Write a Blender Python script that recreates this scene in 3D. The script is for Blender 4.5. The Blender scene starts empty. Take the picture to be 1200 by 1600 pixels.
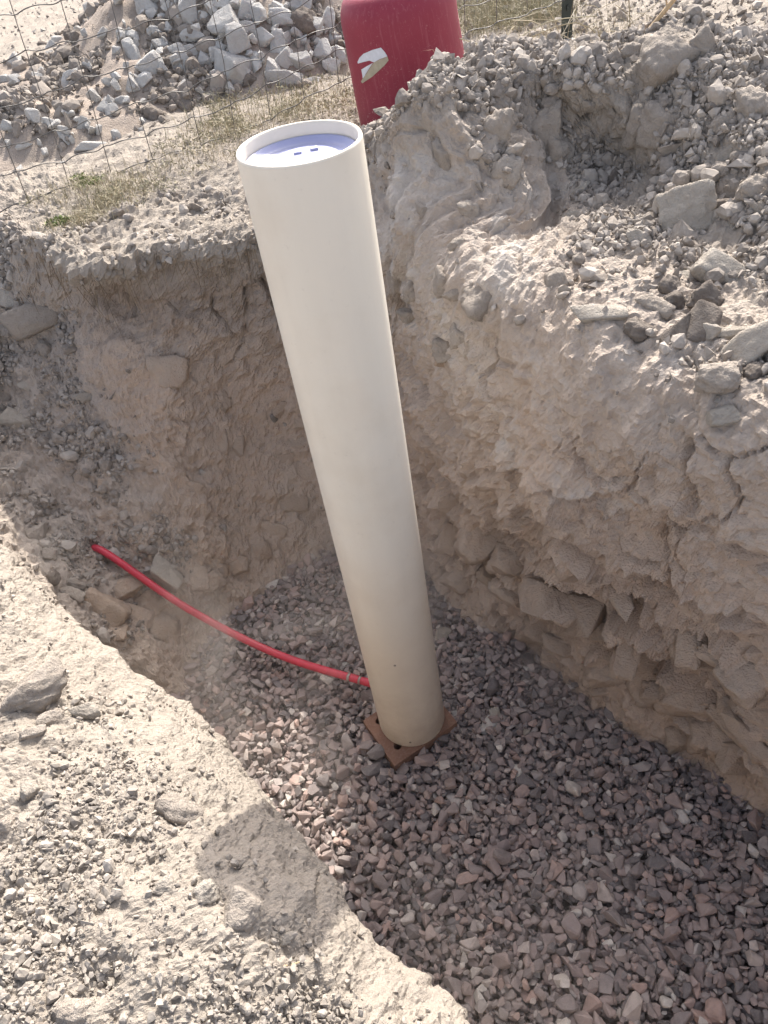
import bpy, bmesh, math, random
import numpy as np
from mathutils import Vector, Matrix

SC = bpy.context.scene
COL = SC.collection

# ------------------------------------------------------------------ camera
CAM_Z = 2.11
CAM_ROT = np.array([[0.98403403, 0.17798043, 0.0],
                    [-0.1226389, 0.67805685, -0.72470588],
                    [-0.12898346, 0.71313525, 0.68905833]])
FOC = 1202.0 / 1200.0
cam_data = bpy.data.cameras.new("camera")
cam = bpy.data.objects.new("camera", cam_data)
COL.objects.link(cam)
cam_data.sensor_fit = 'HORIZONTAL'
cam_data.sensor_width = 36.0
cam_data.lens = 36.0 * FOC
cam_data.clip_start = 0.02
cam_data.clip_end = 2000.0
_m = Matrix([list(r) for r in CAM_ROT]).to_4x4()
_m.translation = (0, 0, CAM_Z)
cam.matrix_world = _m
SC.camera = cam

# ------------------------------------------------------------------ light
SUN_EL, SUN_AZ = math.radians(43.0), math.radians(18.0)      # azimuth from +Y towards +X
world = bpy.data.worlds.new("World")
SC.world = world
world.use_nodes = True
wn, wl = world.node_tree.nodes, world.node_tree.links
for n in list(wn):
    wn.remove(n)
sky = wn.new("ShaderNodeTexSky")
sky.sky_type = 'NISHITA'
sky.sun_disc = False
sky.sun_elevation = SUN_EL
sky.sun_rotation = SUN_AZ
sky.dust_density = 4.0
sky.air_density = 0.7
sky.ozone_density = 0.6
bg = wn.new("ShaderNodeBackground")
bg.inputs[1].default_value = 0.15
wo = wn.new("ShaderNodeOutputWorld")
hs = wn.new("ShaderNodeHueSaturation")            # the camera's white balance, the whole sky alike
hs.inputs["Saturation"].default_value = 0.6
wl.new(sky.outputs[0], hs.inputs["Color"])
wl.new(hs.outputs[0], bg.inputs[0])
wl.new(bg.outputs[0], wo.inputs[0])
sun_data = bpy.data.lights.new("sun", 'SUN')
sun_data.energy = 2.75
sun_data.angle = math.radians(0.55)
sun_data.color = (1.0, 0.94, 0.86)
sun = bpy.data.objects.new("sun", sun_data)
COL.objects.link(sun)
_sd = Vector((math.sin(SUN_AZ) * math.cos(SUN_EL), math.cos(SUN_AZ) * math.cos(SUN_EL), math.sin(SUN_EL)))
sun.rotation_euler = _sd.to_track_quat('Z', 'Y').to_euler()
sun.location = (3, 9, 9)
SC.view_settings.view_transform = 'Standard'
SC.view_settings.look = 'None'
SC.view_settings.gamma = 1.0
SC.view_settings.use_curve_mapping = False
SC.view_settings.exposure = 1.34
SC.render.engine = 'CYCLES'
SC.cycles.max_bounces = 8
SC.cycles.diffuse_bounces = 4
SC.cycles.use_denoising = True

# ------------------------------------------------------------------ numpy noise
RNG = np.random.default_rng(7)
random.seed(7)
_PERM = np.random.default_rng(3).permutation(256).astype(np.int32)
_PERM = np.concatenate([_PERM, _PERM, _PERM])
_G = np.random.default_rng(4).normal(size=(256, 3)).astype(np.float32)
_G /= np.linalg.norm(_G, axis=1, keepdims=True)
_R01 = np.random.default_rng(5).random((256, 4)).astype(np.float32)


def _hash(ix, iy, iz):
    return _PERM[_PERM[_PERM[ix & 255] + (iy & 255)] + (iz & 255)]


def pnoise(p):
    p = np.asarray(p, np.float32)
    i = np.floor(p).astype(np.int32)
    f = p - i
    u = f * f * f * (f * (f * 6 - 15) + 10)
    out = np.zeros(len(p), np.float32)
    for dx in (0, 1):
        wx = u[:, 0] if dx else 1 - u[:, 0]
        for dy in (0, 1):
            wy = u[:, 1] if dy else 1 - u[:, 1]
            for dz in (0, 1):
                wz = u[:, 2] if dz else 1 - u[:, 2]
                g = _G[_hash(i[:, 0] + dx, i[:, 1] + dy, i[:, 2] + dz)]
                d = g[:, 0] * (f[:, 0] - dx) + g[:, 1] * (f[:, 1] - dy) + g[:, 2] * (f[:, 2] - dz)
                out += wx * wy * wz * d
    return out * 1.5


def fbm(p, octaves=3, gain=0.5):
    a, o, s = 1.0, np.zeros(len(p), np.float32), 1.0
    for k in range(octaves):
        o += a * pnoise(np.asarray(p) * s + 17.3 * k)
        a *= gain
        s *= 2.03
    return o


def worley(p):
    """distances to the two nearest feature points, the nearest cell's number and the offset from its point"""
    p = np.asarray(p, np.float32)
    i = np.floor(p).astype(np.int32)
    f = p - i
    d1 = np.full(len(p), 9.0, np.float32)
    d2 = d1.copy()
    cid = np.zeros(len(p), np.int32)
    vec = np.zeros((len(p), 3), np.float32)
    for dx in (-1, 0, 1):
        for dy in (-1, 0, 1):
            for dz in (-1, 0, 1):
                h = _hash(i[:, 0] + dx, i[:, 1] + dy, i[:, 2] + dz)
                r = _R01[h]
                o = f - (r[:, :3] + np.array([dx, dy, dz], np.float32))
                d = (o * o).sum(1)
                near = d < d1
                d2 = np.where(near, d1, np.minimum(d2, d))
                cid = np.where(near, h, cid)
                vec = np.where(near[:, None], o, vec)
                d1 = np.where(near, d, d1)
    return np.sqrt(d1), np.sqrt(d2), cid, vec


# ------------------------------------------------------------------ object helpers
def new_mesh(name, verts, faces, smooth=False):
    me = bpy.data.meshes.new(name)
    verts = np.asarray(verts, np.float32)
    faces = np.asarray(faces, np.int32)
    k = faces.shape[1]
    me.vertices.add(len(verts))
    me.vertices.foreach_set("co", verts.ravel())
    me.loops.add(faces.size)
    me.loops.foreach_set("vertex_index", faces.ravel())
    me.polygons.add(len(faces))
    me.polygons.foreach_set("loop_start", np.arange(0, faces.size, k, dtype=np.int32))
    me.polygons.foreach_set("loop_total", np.full(len(faces), k, np.int32))
    me.polygons.foreach_set("use_smooth", np.full(len(faces), smooth))
    me.update(calc_edges=True)
    me.validate()
    return me


def link(name, me, mat=None, parent=None):
    o = bpy.data.objects.new(name, me)
    COL.objects.link(o)
    if mat is not None and me is not None and not me.materials:
        me.materials.append(mat)
    if parent is not None:
        o.parent = parent
    return o


def empty(name, loc=(0, 0, 0)):
    o = bpy.data.objects.new(name, None)
    o.empty_display_size = 0.05
    o.location = loc
    COL.objects.link(o)
    return o


def tag(o, label=None, cat=None, group=None, kind=None):
    if label:
        o["label"] = label
    if cat:
        o["category"] = cat
    if group:
        o["group"] = group
    if kind:
        o["kind"] = kind
    return o


def lathe(name, prof, n=64, smooth=True):
    prof = np.array(prof, float)
    a = np.linspace(0, 2 * np.pi, n, endpoint=False)
    v = np.stack([prof[:, None, 0] * np.cos(a), prof[:, None, 0] * np.sin(a), np.repeat(prof[:, 1:2], n, 1)], -1).reshape(-1, 3)
    f = []
    for i in range(len(prof) - 1):
        for j in range(n):
            k = (j + 1) % n
            f.append((i * n + j, i * n + k, (i + 1) * n + k, (i + 1) * n + j))
    return new_mesh(name, v, f, smooth)


def tube(pts, radius, n=8, closed_ends=True):
    pts = np.array(pts, float)
    m = len(pts)
    rad = np.broadcast_to(np.asarray(radius, float), (m,))
    t = np.gradient(pts, axis=0)
    t /= np.linalg.norm(t, axis=1, keepdims=True)
    ref = np.array([0.13, 0.21, 0.97])
    v = []
    for i in range(m):
        s = np.cross(t[i], ref)
        s /= np.linalg.norm(s)
        b = np.cross(s, t[i])
        for k in range(n):
            a = 2 * np.pi * k / n
            v.append(pts[i] + rad[i] * (np.cos(a) * s + np.sin(a) * b))
    f = []
    for i in range(m - 1):
        for k in range(n):
            j = (k + 1) % n
            f.append((i * n + k, i * n + j, (i + 1) * n + j, (i + 1) * n + k))
    if closed_ends:
        v += [pts[0], pts[-1]]
        for k in range(n):
            j = (k + 1) % n
            f.append((m * n, j, k, k))
            f.append((m * n + 1, (m - 1) * n + k, (m - 1) * n + j, (m - 1) * n + j))
    return np.array(v), f


def mesh_py(name, verts, faces, smooth=False):
    me = bpy.data.meshes.new(name)
    me.from_pydata([tuple(v) for v in verts], [], [tuple(dict.fromkeys(f)) for f in faces])
    if smooth:
        me.polygons.foreach_set("use_smooth", np.full(len(me.polygons), True))
    me.update()
    return me


def catmull(pts, n):
    pts = np.array(pts, float)
    m = len(pts)
    out = []
    for q in np.linspace(0, m - 1, n):
        i = min(int(q), m - 2)
        f = q - i
        p0, p1, p2, p3 = pts[max(i - 1, 0)], pts[i], pts[i + 1], pts[min(i + 2, m - 1)]
        out.append(0.5 * (2 * p1 + (p2 - p0) * f + (2 * p0 - 5 * p1 + 4 * p2 - p3) * f * f + (3 * p1 - p0 - 3 * p2 + p3) * f ** 3))
    return np.array(out)


# ------------------------------------------------------------------ material helpers
class NT:
    def __init__(self, name):
        self.m = bpy.data.materials.new(name)
        self.m.use_nodes = True
        self.n, self.l = self.m.node_tree.nodes, self.m.node_tree.links
        self.b = self.n["Principled BSDF"]

    def node(self, t, **kw):
        nd = self.n.new(t)
        for k, v in kw.items():
            setattr(nd, k, v)
        return nd

    def set(self, sock, v):
        if isinstance(v, bpy.types.NodeSocket):
            self.l.new(v, sock)
        else:
            sock.default_value = v

    def noise(self, scale, detail=4.0, rough=0.55, vec=None, dist=0.0, out="Fac"):
        nd = self.node("ShaderNodeTexNoise")
        nd.inputs["Scale"].default_value = scale
        nd.inputs["Detail"].default_value = detail
        nd.inputs["Roughness"].default_value = rough
        nd.inputs["Distortion"].default_value = dist
        self.l.new(vec if vec is not None else self.pos(), nd.inputs["Vector"])
        return nd.outputs[out]

    def pos(self):
        if not hasattr(self, "_pos"):
            self._pos = self.node("ShaderNodeTexCoord").outputs["Object"]
        return self._pos

    def math(self, op, a, b=0.0, c=0.0, clamp=False):
        nd = self.node("ShaderNodeMath", operation=op, use_clamp=clamp)
        self.set(nd.inputs[0], a)
        self.set(nd.inputs[1], b)
        self.set(nd.inputs[2], c)
        return nd.outputs[0]

    def ramp(self, fac, lo, hi, a=0.0, b=1.0):
        nd = self.node("ShaderNodeMapRange")
        nd.clamp = True
        self.set(nd.inputs[0], fac)
        for i, v in enumerate((lo, hi, a, b)):
            self.set(nd.inputs[1 + i], v)
        return nd.outputs[0]

    def mix(self, fac, a, b, mode='MIX'):
        nd = self.node("ShaderNodeMix", data_type='RGBA', blend_type=mode)
        self.set(nd.inputs[0], fac)
        for s, v in ((6, a), (7, b)):
            self.set(nd.inputs[s], v if isinstance(v, bpy.types.NodeSocket) else (*v, 1.0) if len(v) == 3 else v)
        return nd.outputs[2]

    def bump(self, height, strength=0.5, dist=0.01, normal=None):
        nd = self.node("ShaderNodeBump")
        nd.inputs["Strength"].default_value = strength
        nd.inputs["Distance"].default_value = dist
        self.l.new(height, nd.inputs["Height"])
        if normal is not None:
            self.l.new(normal, nd.inputs["Normal"])
        return nd.outputs[0]

    def done(self, color, rough=0.9, normal=None, **kw):
        self.set(self.b.inputs["Base Color"], color if isinstance(color, bpy.types.NodeSocket) else (*color, 1.0))
        self.set(self.b.inputs["Roughness"], rough)
        if normal is not None:
            self.l.new(normal, self.b.inputs["Normal"])
        for k, v in kw.items():
            self.set(self.b.inputs[k.replace("_", " ")], v)
        return self.m


def mat_soil():
    t = NT("soil")
    at = t.node("ShaderNodeAttribute", attribute_name="soil")
    sep = t.node("ShaderNodeSeparateColor")
    t.l.new(at.outputs["Color"], sep.inputs[0])
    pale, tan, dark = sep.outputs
    n1 = t.noise(5.0, 6, 0.6)
    n2 = t.noise(23.0, 5, 0.62)
    n3 = t.noise(120.0, 4, 0.65)
    nb = t.math('SUBTRACT', t.math('ADD', t.math('MULTIPLY', n1, 0.7), t.math('MULTIPLY', n2, 0.5)), 0.6)   # about -.3..+.3
    base = t.mix(n1, (0.395, 0.328, 0.272), (0.495, 0.428, 0.371))  # pit soil, here and in the tan, coloured lighter to make up for shade
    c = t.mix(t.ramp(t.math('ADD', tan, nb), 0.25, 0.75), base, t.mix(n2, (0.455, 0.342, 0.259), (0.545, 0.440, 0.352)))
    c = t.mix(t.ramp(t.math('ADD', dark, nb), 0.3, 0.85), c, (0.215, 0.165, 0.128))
    c = t.mix(t.ramp(t.math('ADD', pale, nb), 0.2, 0.8), c, t.mix(n1, (0.285, 0.247, 0.207), (0.352, 0.310, 0.263)))  # pale: topsoil of the sunlit ground, coloured darker to hold the sun down
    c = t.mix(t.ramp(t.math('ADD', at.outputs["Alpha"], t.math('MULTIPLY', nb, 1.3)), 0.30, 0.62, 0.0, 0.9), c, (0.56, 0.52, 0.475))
    c = t.mix(t.ramp(n3, 0.35, 0.7, 0.0, 0.35), c, t.mix(0.5, c, (0.47, 0.43, 0.38)))
    c = t.mix(t.ramp(n2, 0.58, 0.8, 0.0, 0.30), c, (0.22, 0.18, 0.147))
    vor = t.node("ShaderNodeTexVoronoi")
    vor.inputs["Scale"].default_value = 150.0
    t.l.new(t.pos(), vor.inputs["Vector"])
    h = t.math('ADD', t.math('MULTIPLY', n3, 0.8), t.math('MULTIPLY', vor.outputs["Distance"], -0.35))
    nrm = t.bump(h, 0.8, 0.008)
    nrm = t.bump(t.noise(420.0, 3, 0.7), 0.6, 0.003, nrm)
    return t.done(c, 0.95, nrm, Specular_IOR_Level=0.15)


def mat_crumb(name, a, b, fine=90.0):
    t = NT(name)
    r = t.node("ShaderNodeNewGeometry").outputs["Random Per Island"]
    ob = t.node("ShaderNodeObjectInfo").outputs["Random"]
    r = t.math('FRACT', t.math('ADD', r, ob))
    n = t.noise(fine, 4, 0.6)
    c = t.mix(r, a, b)
    c = t.mix(t.ramp(n, 0.4, 0.75, 0.0, 0.35), c, tuple(min(1.0, x * 1.35) for x in b))
    return t.done(c, 0.95, t.bump(n, 0.5, 0.004), Specular_IOR_Level=0.15)


def mat_rock(name, a, b, dust, scale=9.0, amt=0.55):
    t = NT(name)
    ob = t.node("ShaderNodeObjectInfo").outputs["Random"]
    vec = t.node("ShaderNodeVectorMath", operation='ADD')
    t.l.new(t.node("ShaderNodeNewGeometry").outputs["Position"], vec.inputs[0])
    t.l.new(ob, vec.inputs[1])
    v = vec.outputs[0]
    n1, n2, n3 = t.noise(scale, 5, 0.6, v), t.noise(scale * 5, 5, 0.65, v), t.noise(scale * 22, 3, 0.7, v)
    c = t.mix(t.ramp(n1, 0.3, 0.7), a, b)
    c = t.mix(t.math('MULTIPLY', t.ramp(n2, 0.42, 0.62), amt), c, dust)
    c = t.mix(t.ramp(ob, 0.0, 1.0, 0.0, 0.28), c, tuple(x * 0.62 for x in a))
    h = t.math('ADD', n2, t.math('MULTIPLY', n3, 0.55))
    return t.done(c, 0.92, t.bump(t.noise(scale * 60, 3, 0.7, v), 0.5, 0.003, t.bump(h, 0.9, 0.012)), Specular_IOR_Level=0.2)


def mat_gravel():
    t = NT("gravel_stone")
    r = t.node("ShaderNodeNewGeometry").outputs["Random Per Island"]
    ob = t.node("ShaderNodeObjectInfo").outputs["Random"]
    r = t.math('FRACT', t.math('ADD', r, ob))
    cr = t.node("ShaderNodeValToRGB")
    cr.color_ramp.interpolation = 'LINEAR'
    stops = [(0.0, (0.125, 0.111, 0.111)), (0.12, (0.207, 0.183, 0.180)), (0.26, (0.338, 0.259, 0.238)), (0.40, (0.234, 0.197, 0.188)), (0.54, (0.392, 0.298, 0.269)),
             (0.66, (0.278, 0.242, 0.232)), (0.78, (0.458, 0.314, 0.265)), (0.86, (0.360, 0.319, 0.299)), (0.94, (0.523, 0.442, 0.396)), (1.0, (0.640, 0.596, 0.535))]
    el = cr.color_ramp.elements
    while len(el) < len(stops):
        el.new(0.5)
    for e, (p, c) in zip(el, stops):
        e.position, e.color = p, (*c, 1)
    t.l.new(r, cr.inputs[0])
    geo = t.node("ShaderNodeNewGeometry").outputs["Position"]
    n1, n2, n3 = t.noise(35.0, 4, 0.6, geo), t.noise(170.0, 4, 0.7, geo), t.noise(3.0, 3, 0.5, geo)
    c = t.mix(t.ramp(n2, 0.40, 0.75, 0.0, 0.4), cr.outputs[0], (0.36, 0.32, 0.30))
    c = t.mix(t.ramp(n1, 0.45, 0.8, 0.0, 0.5), c, (0.10, 0.083, 0.080))
    c = t.mix(t.ramp(n3, 0.45, 0.72, 0.0, 0.25), c, (0.36, 0.315, 0.27))
    return t.done(c, 0.82, t.bump(t.math('ADD', n2, n1), 0.45, 0.003), Specular_IOR_Level=0.3)


M = {}
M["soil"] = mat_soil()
M["crumb"] = mat_crumb("earth_crumb", (0.19, 0.165, 0.142), (0.40, 0.36, 0.318))
M["crumb_pale"] = mat_crumb("pale_crumb", (0.21, 0.186, 0.16), (0.36, 0.322, 0.28))
M["limestone"] = mat_rock("limestone", (0.39, 0.347, 0.295), (0.50, 0.455, 0.395), (0.36, 0.312, 0.26))
M["sandstone"] = mat_rock("sandstone", (0.41, 0.312, 0.235), (0.51, 0.41, 0.325), (0.46, 0.38, 0.31), 6.0, 0.8)
M["dusty_rock"] = mat_rock("dusty_rock", (0.33, 0.285, 0.24), (0.42, 0.368, 0.315), (0.44, 0.39, 0.34))
M["dark_rock"] = mat_rock("dark_rock", (0.15, 0.125, 0.105), (0.24, 0.205, 0.175), (0.33, 0.29, 0.25))
M["gravel"] = mat_gravel()
M["heap_crumb"] = mat_crumb("brown_crumb", (0.16, 0.137, 0.115), (0.33, 0.292, 0.255))
M["heap_stone"] = mat_rock("pale_broken_stone", (0.48, 0.465, 0.435), (0.60, 0.585, 0.555), (0.40, 0.365, 0.325), 7.0, 0.4)

# ------------------------------------------------------------------ the dug ground: profile stations round the pit
# each station: foot, low, mid, upper, bench, rim, first and second point of the surrounding ground (metres)
NET = [
    ('bank', [(0.018, 0.322, 0.0), (0.002, 0.31, 0.25), (-0.014, 0.298, 0.5), (-0.01, 0.301, 0.66), (-0.008, 0.302, 0.695), (-0.006, 0.304, 0.73), (-0.07, 0.12, 0.86), (-0.35, -0.35, 1.02)]),
    ('bank', [(-0.117, 0.462, 0.0), (-0.132, 0.449, 0.25), (-0.147, 0.435, 0.5), (-0.143, 0.439, 0.66), (-0.141, 0.44, 0.695), (-0.139, 0.442, 0.73), (-0.195, 0.307, 0.88), (-0.55, -0.15, 1.02)]),
    ('bank', [(-0.19, 0.579, 0.0), (-0.204, 0.566, 0.25), (-0.22, 0.553, 0.5), (-0.216, 0.556, 0.66), (-0.214, 0.557, 0.695), (-0.212, 0.559, 0.73), (-0.281, 0.393, 0.97), (-0.75, 0.02, 1.08)]),
    ('bank', [(-0.326, 0.792, 0.0), (-0.341, 0.779, 0.25), (-0.356, 0.767, 0.5), (-0.353, 0.77, 0.66), (-0.351, 0.771, 0.695), (-0.349, 0.773, 0.73), (-0.398, 0.508, 1.0), (-0.9, 0.2, 1.08)]),
    ('bank', [(-0.462, 0.992, 0.0), (-0.476, 0.978, 0.25), (-0.49, 0.964, 0.5), (-0.486, 0.968, 0.67), (-0.485, 0.969, 0.705), (-0.483, 0.971, 0.74), (-0.518, 0.628, 0.98), (-1.05, 0.38, 1.04)]),
    ('bank', [(-0.563, 1.063, 0.0), (-0.575, 1.047, 0.25), (-0.587, 1.031, 0.5), (-0.584, 1.035, 0.71), (-0.583, 1.037, 0.745), (-0.581, 1.039, 0.78), (-0.644, 0.785, 0.95), (-1.2, 0.55, 1.05)]),
    ('bank', [(-0.74, 1.224, 0.0), (-0.753, 1.209, 0.25), (-0.765, 1.194, 0.5), (-0.762, 1.197, 0.76), (-0.761, 1.199, 0.795), (-0.759, 1.201, 0.83), (-0.762, 0.933, 0.97), (-1.4, 0.8, 1.05)]),
    ('bank', [(-0.904, 1.44, 0.0), (-0.92, 1.43, 0.25), (-0.936, 1.42, 0.5), (-0.932, 1.423, 0.83), (-0.93, 1.424, 0.865), (-0.928, 1.425, 0.9), (-0.937, 1.158, 1.0), (-1.6, 1.05, 1.06)]),
    ('left', [(-0.75, 1.53, 0.0), (-0.9, 1.68, 0.22), (-1.02, 1.76, 0.36), (-1.12, 1.8, 0.46), (-1.185, 1.825, 0.51), (-1.25, 1.85, 0.56), (-1.5, 1.85, 0.78), (-2.1, 2.0, 1.08)]),
    ('left', [(-0.739, 1.583, 0.0), (-0.968, 1.946, 0.31), (-1.106, 2.102, 0.45), (-1.197, 2.172, 0.53), (-1.235, 2.223, 0.57), (-1.273, 2.274, 0.61), (-1.375, 2.453, 0.86), (-2.1, 2.6, 1.08)]),
    ('left', [(-0.678, 1.704, 0.0), (-0.8, 1.941, 0.31), (-1.02, 2.264, 0.56), (-1.135, 2.456, 0.7), (-1.188, 2.554, 0.785), (-1.24, 2.652, 0.87), (-1.367, 2.731, 1.03), (-2.0, 3.2, 1.1)]),
    ('left', [(-0.623, 1.777, 0.0), (-0.741, 1.985, 0.33), (-0.994, 2.426, 0.69), (-1.059, 2.605, 0.86), (-1.07, 2.646, 0.97), (-1.081, 2.687, 1.08), (-1.217, 2.954, 1.12), (-1.607, 3.735, 1.13)]),
    ('back', [(-0.566, 1.823, 0.0), (-0.68, 2.076, 0.4), (-0.813, 2.333, 0.74), (-0.795, 2.518, 0.93), (-0.77, 2.437, 1.02), (-0.745, 2.356, 1.11), (-0.872, 2.745, 1.12), (-1.035, 3.301, 1.14)]),
    ('back', [(-0.495, 1.867, 0.0), (-0.608, 2.097, 0.3), (-0.68, 2.311, 0.7), (-0.638, 2.459, 0.93), (-0.607, 2.43, 1.02), (-0.575, 2.401, 1.11), (-0.612, 2.74, 1.12), (-0.68, 3.272, 1.15)]),
    ('back', [(-0.372, 1.964, 0.0), (-0.449, 2.182, 0.28), (-0.486, 2.397, 0.6), (-0.366, 2.422, 0.92), (-0.337, 2.402, 1.01), (-0.307, 2.382, 1.1), (-0.306, 2.657, 1.12), (-0.256, 3.273, 1.15)]),
    ('back', [(-0.17, 2.048, 0.0), (-0.211, 2.225, 0.25), (-0.215, 2.385, 0.55), (-0.135, 2.412, 0.88), (-0.108, 2.453, 0.98), (-0.08, 2.494, 1.08), (-0.013, 2.808, 1.1), (0.076, 3.313, 1.13)]),
    ('steep', [(0.06, 1.924, 0.0), (0.072, 2.018, 0.3), (0.113, 2.211, 0.7), (0.132, 2.125, 1.1), (0.153, 2.329, 1.2), (0.175, 2.533, 1.3), (0.24, 2.85, 1.14), (0.3, 3.9, 1.1)]),
    ('steep', [(0.122, 1.798, 0.0), (0.143, 1.898, 0.3), (0.169, 2.113, 0.75), (0.206, 2.039, 1.2), (0.236, 2.153, 1.32), (0.266, 2.267, 1.44), (0.42, 2.8, 1.25), (0.5, 3.8, 1.1)]),
    ('steep', [(0.195, 1.634, 0.0), (0.198, 1.769, 0.32), (0.227, 1.882, 0.7), (0.262, 1.856, 1.2), (0.435, 1.945, 1.27), (0.379, 2.233, 1.5), (0.5, 2.75, 1.35), (0.75, 3.8, 1.1)]),
    ('steep', [(0.338, 1.493, 0.0), (0.275, 1.632, 0.32), (0.283, 1.669, 0.73), (0.34, 1.684, 1.2), (0.603, 2.021, 1.21), (0.565, 2.322, 1.48), (0.72, 2.8, 1.36), (1.05, 3.8, 1.1)]),
    ('right', [(0.457, 1.316, 0.0), (0.395, 1.468, 0.35), (0.357, 1.454, 0.82), (0.438, 1.528, 1.18), (0.778, 2.123, 1.26), (0.687, 2.195, 1.49), (0.88, 2.65, 1.38), (1.3, 3.75, 1.1)]),
    ('right', [(0.562, 1.147, 0.0), (0.485, 1.324, 0.35), (0.426, 1.302, 0.85), (0.503, 1.366, 1.18), (0.84, 1.806, 1.28), (0.846, 2.212, 1.5), (1.08, 2.6, 1.4), (1.6, 3.7, 1.1)]),
    ('right', [(0.711, 0.993, 0.0), (0.632, 1.178, 0.35), (0.544, 1.204, 0.85), (0.606, 1.232, 1.15), (0.907, 1.657, 1.28), (0.981, 2.222, 1.54), (1.22, 2.7, 1.3), (1.9, 3.6, 1.1)]),
    ('right', [(0.789, 0.882, 0.0), (0.708, 1.077, 0.38), (0.617, 1.102, 0.87), (0.664, 1.125, 1.15), (0.938, 1.439, 1.28), (1.105, 2.135, 1.48), (1.45, 2.6, 1.32), (2.2, 3.4, 1.12)]),
    ('right', [(0.854, 0.764, 0.0), (0.793, 0.949, 0.4), (0.712, 1.01, 0.88), (0.718, 1.009, 1.15), (0.976, 1.528, 1.3), (1.234, 2.047, 1.45), (1.6, 2.4, 1.36), (2.4, 3.0, 1.15)]),
    ('off', [(0.94, 0.5, 0.0), (0.92, 0.62, 0.4), (0.93, 0.66, 0.82), (0.96, 0.68, 1.15), (1.23, 1.04, 1.285), (1.5, 1.4, 1.42), (1.9, 1.8, 1.36), (2.6, 2.2, 1.2)]),
    ('off', [(0.98, 0.1, 0.0), (1.04, 0.12, 0.4), (1.08, 0.14, 0.82), (1.15, 0.15, 1.15), (1.425, 0.325, 1.275), (1.7, 0.5, 1.4), (2.1, 0.7, 1.35), (2.8, 0.9, 1.2)]),
    ('off', [(0.9, -0.6, 0.0), (0.97, -0.65, 0.4), (1.02, -0.7, 0.82), (1.1, -0.75, 1.1), (1.35, -0.875, 1.175), (1.6, -1.0, 1.25), (2.0, -1.2, 1.2), (2.6, -1.6, 1.1)]),
    ('off', [(0.45, -0.95, 0.0), (0.47, -1.05, 0.4), (0.48, -1.1, 0.8), (0.5, -1.2, 1.0), (0.525, -1.325, 1.025), (0.55, -1.45, 1.05), (0.6, -1.8, 1.05), (0.7, -2.4, 1.05)]),
    ('off', [(0.2, -0.5, 0.0), (0.15, -0.52, 0.3), (0.1, -0.55, 0.55), (0.05, -0.57, 0.8), (0.0, -0.595, 0.85), (-0.05, -0.62, 0.9), (-0.3, -0.8, 1.0), (-0.6, -1.3, 1.05)]),
    ('off', [(0.14, 0.1, 0.0), (0.12, 0.09, 0.25), (0.08, 0.07, 0.5), (0.06, 0.05, 0.7), (0.055, 0.045, 0.73), (0.05, 0.04, 0.76), (-0.05, -0.06, 0.88), (-0.4, -0.6, 1.02)]),
]
PIT_C = np.array([0.05, 1.2])
# channels per level (foot low mid upper rim p1 p2):
# roughness, cloddiness, grey topsoil (darkened where sun falls), tan subsoil (lightened for the shaded pit), dark humus, fallen dust, spurs running down, broken rock
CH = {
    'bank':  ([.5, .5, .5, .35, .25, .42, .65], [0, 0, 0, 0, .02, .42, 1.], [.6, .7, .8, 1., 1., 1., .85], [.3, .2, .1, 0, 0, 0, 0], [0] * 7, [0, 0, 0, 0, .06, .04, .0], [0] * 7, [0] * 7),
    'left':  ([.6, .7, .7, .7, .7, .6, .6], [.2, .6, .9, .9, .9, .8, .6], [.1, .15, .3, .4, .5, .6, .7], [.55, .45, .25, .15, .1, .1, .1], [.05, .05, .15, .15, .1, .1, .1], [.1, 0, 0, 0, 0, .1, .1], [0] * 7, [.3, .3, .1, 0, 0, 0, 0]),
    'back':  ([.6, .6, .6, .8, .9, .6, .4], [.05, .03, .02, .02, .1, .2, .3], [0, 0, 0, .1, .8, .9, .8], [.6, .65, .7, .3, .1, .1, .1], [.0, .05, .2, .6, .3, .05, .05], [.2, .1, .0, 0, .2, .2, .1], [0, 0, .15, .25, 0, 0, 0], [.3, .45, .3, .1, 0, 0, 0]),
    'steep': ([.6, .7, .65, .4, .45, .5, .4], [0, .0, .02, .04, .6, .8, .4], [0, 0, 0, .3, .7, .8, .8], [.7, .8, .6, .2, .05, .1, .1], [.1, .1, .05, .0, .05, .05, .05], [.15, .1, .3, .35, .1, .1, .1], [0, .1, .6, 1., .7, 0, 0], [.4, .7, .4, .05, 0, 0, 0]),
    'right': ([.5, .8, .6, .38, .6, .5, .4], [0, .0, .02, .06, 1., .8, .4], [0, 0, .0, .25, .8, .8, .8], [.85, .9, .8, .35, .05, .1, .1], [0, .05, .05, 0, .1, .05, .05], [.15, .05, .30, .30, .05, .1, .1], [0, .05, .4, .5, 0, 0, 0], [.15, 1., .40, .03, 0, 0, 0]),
    'off':   ([.5, .8, .8, .7, .7, .5, .4], [0, .0, .05, .4, .9, .8, .4], [.3, .1, .1, .5, .8, .8, .8], [.6, .7, .5, .1, .05, .1, .1], [0] * 7, [.1, .05, .3, .4, .1, .1, .1], [0] * 7, [.1, .6, .4, 0, 0, 0, 0]),
}


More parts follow.
